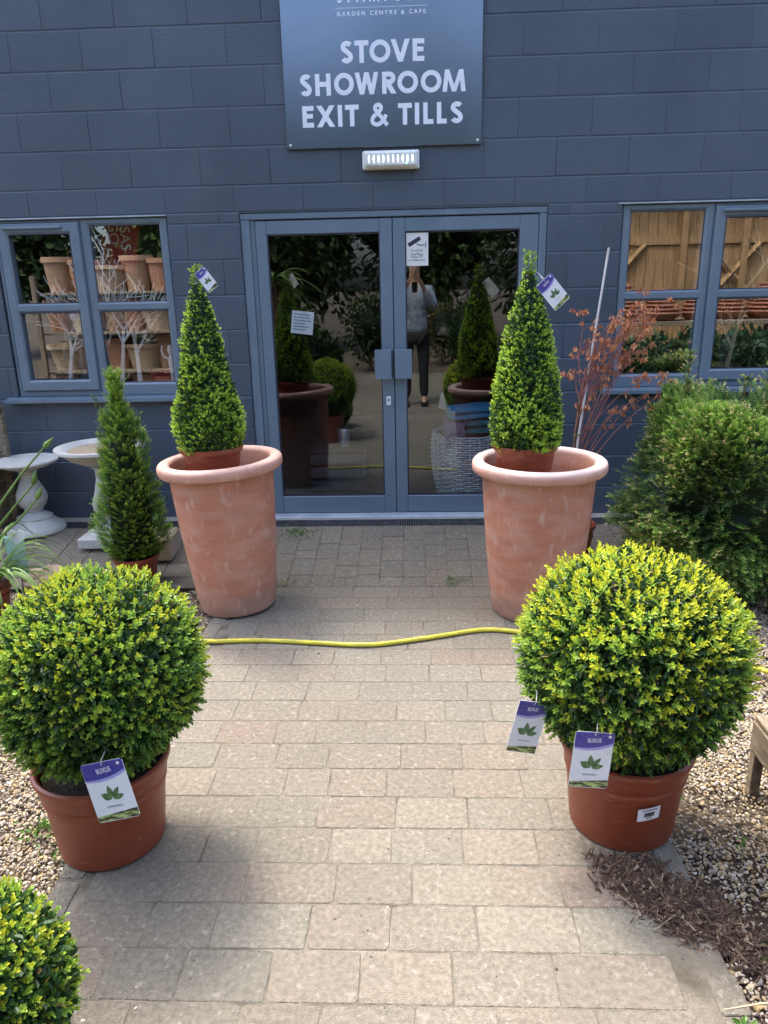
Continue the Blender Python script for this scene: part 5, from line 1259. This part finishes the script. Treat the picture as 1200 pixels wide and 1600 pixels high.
for i,(x,yy) in enumerate(((2.2,-5.2),(2.75,-5.4),(3.3,-5.2),(3.85,-5.4),(4.4,-5.2),(4.95,-5.4))):
    leafy('fern','leafy %s fern in front of the shed table'%ords[i],'fern',(x,yy,0),.40,.34,.45,.50,900,.12,(.05,.10,.045),120+i,.02)
mb=MB(); mb.lathe([(0,0),(.09,0),(.085,.015),(.06,.05),(.03,.10),(.028,.13),(.045,.16),(.05,.20),(.035,.25),(.02,.30),(.03,.33),(.02,.37),(0,.38)],n=28); o=mb.build('stone_finial',MT['darkstone'],None,True,(2.22,.36,1.04)); tag(o,'grey pointed stone finial inside the right window','finial')
leafy('house_plant','dark leafy plant standing inside the right window beside the finial','house plant',(1.62,.40,1.04),.16,.12,.14,.17,260,.07,(.03,.06,.04),140,.01)
# twig branches inside right window with hanging agate slices
o=twig_tree('twig_branch',2.16,.17,1.003,.62,-.05,77); o.data.materials.clear(); o.data.materials.append(MT['sandstone']); tag(o,'bare straw-coloured branch behind the right-hand panes of the right window','branch')
for k,(x_,z_,s_) in enumerate(((2.10,1.84,.055),(2.20,1.84,.035))):
    mb=MB(); mb.lathe([(0,-.003),(s_*.6,-.004),(s_*.7,0),(s_*.6,.004),(0,.003)],n=20); o=mb.build('agate_slice',MT['mauve'],None,True,(x_,.30,z_)); o.rotation_euler=(R(90),0,0); o.scale=(.75,1.2,1); tag(o,['larger','smaller'][k]+' agate slice hanging on the branch in the right window','ornament')

# photographer ---------------------------------------------------------------------
def skin(name,verts,edges,m,parent,root=0,sub=2):
    me=bpy.data.meshes.new(name); me.from_pydata([v[:3] for v in verts],edges,[]); o=bpy.data.objects.new(name,me); C.objects.link(o)
    md=o.modifiers.new('skin','SKIN'); md.use_smooth_shade=True
    for i,v in enumerate(verts):
        sv_=me.skin_vertices[0].data[i]; sv_.radius=(v[3],v[4] if len(v)>4 else v[3]); sv_.use_root=(i==root)
    s2=o.modifiers.new('sub','SUBSURF'); s2.levels=sub; s2.render_levels=sub
    dg=bpy.context.evaluated_depsgraph_get(); m2=bpy.data.meshes.new_from_object(o.evaluated_get(dg)); bpy.data.objects.remove(o)
    m2.materials.clear(); m2.materials.append(m); o=bpy.data.objects.new(name,m2); C.objects.link(o); o.parent=parent; return o
P_=thing('person','person in a pale shirt and black trousers holding up a phone, facing the doors','person',(.02,-5.62,0)); P_.scale=(1.1,1.0,1.13)
# local: faces +y
body=[(0,0,.95,.13,.10),(0,.01,1.12,.125,.09),(0,.01,1.30,.145,.10),(0,0,1.44,.12,.08),(0,.01,1.52,.052),(0,.03,1.60,.062),(0,.035,1.68,.078,.088),(0,.03,1.75,.066,.075),
      (-.10,0,.88,.085),(-.11,.02,.48,.055),(-.115,0,.09,.038),(-.12,.11,.035,.034,.026),
      (.10,0,.88,.085),(.11,.02,.48,.055),(.115,0,.09,.038),(.12,.11,.035,.034,.026),
      (-.18,0,1.42,.052),(-.24,.10,1.20,.042),(-.085,.32,1.50,.028),(-.06,.355,1.55,.026,.020),
      (.18,0,1.42,.052),(.24,.10,1.20,.042),(.085,.32,1.50,.028),(.06,.355,1.55,.026,.020)]
edges=[(0,1),(1,2),(2,3),(3,4),(4,5),(5,6),(6,7),(0,8),(8,9),(9,10),(10,11),(0,12),(12,13),(13,14),(14,15),(3,16),(16,17),(17,18),(18,19),(3,20),(20,21),(21,22),(22,23)]
skin('body',body,edges,MT['skin'],P_)
skin('shirt',[(0,0,.84,.20,.15),(0,.01,1.12,.17,.13),(0,.01,1.30,.175,.13),(0,0,1.43,.135,.092),(0,.005,1.475,.07),(-.18,0,1.42,.078),(-.24,.10,1.20,.068),(-.12,.27,1.44,.046),(.18,0,1.42,.078),(.24,.10,1.20,.068),(.12,.27,1.44,.046)],
     [(0,1),(1,2),(2,3),(3,4),(3,5),(5,6),(6,7),(3,8),(8,9),(9,10)],MT['shirt'],P_)
skin('trousers',[(0,0,.93,.145,.115),(-.10,0,.86,.10),(-.11,.02,.48,.072),(-.115,0,.10,.058),(.10,0,.86,.10),(.11,.02,.48,.072),(.115,0,.10,.058)],[(0,1),(1,2),(2,3),(0,4),(4,5),(5,6)],MT['trouser'],P_)
mb=MB(); mb.blob((0,.015,1.745),.088,.10,.085,16,10,.03); mb.build('hair',MT['hair'],P_,True)
for sx in (-1,1):
    for k in range(5):
        x_=sx*(.048-.0*k); z_=1.560+k*.016; skin('finger',[(sx*.062,.352,1.545+k*.012,.009),(sx*.052,.385,z_,.0085),(sx*.040,.398,z_+.004,.0075)],[(0,1),(1,2)],MT['skin'],P_,0,1)
    mb=MB(); mb.box(sx*.12-.045,sx*.12+.045,-.08,.18,0,.05); mb.build('shoe',MT['phone'],P_)
for sx in (-1,1):
    mb=MB(); mb.blob((sx*.028,.117,1.685),.010,.006,.006,10,6,0); mb.build('eye',MT['ink'],P_)
mb=MB(); mb.blob((0,.128,1.655),.012,.018,.022,10,8,0); mb.build('nose',MT['skin'],P_,True)
ph=MB(); ph.bbox(-.037,.037,-.004,.004,-.078,.066,.003); o=ph.build('phone',MT['phone'],None,False,(.02,-5.205,1.655)); tag(o,'black phone held up in front of the face by the person reflected in the door','phone')
o.rotation_euler=(R(-17),0,0)
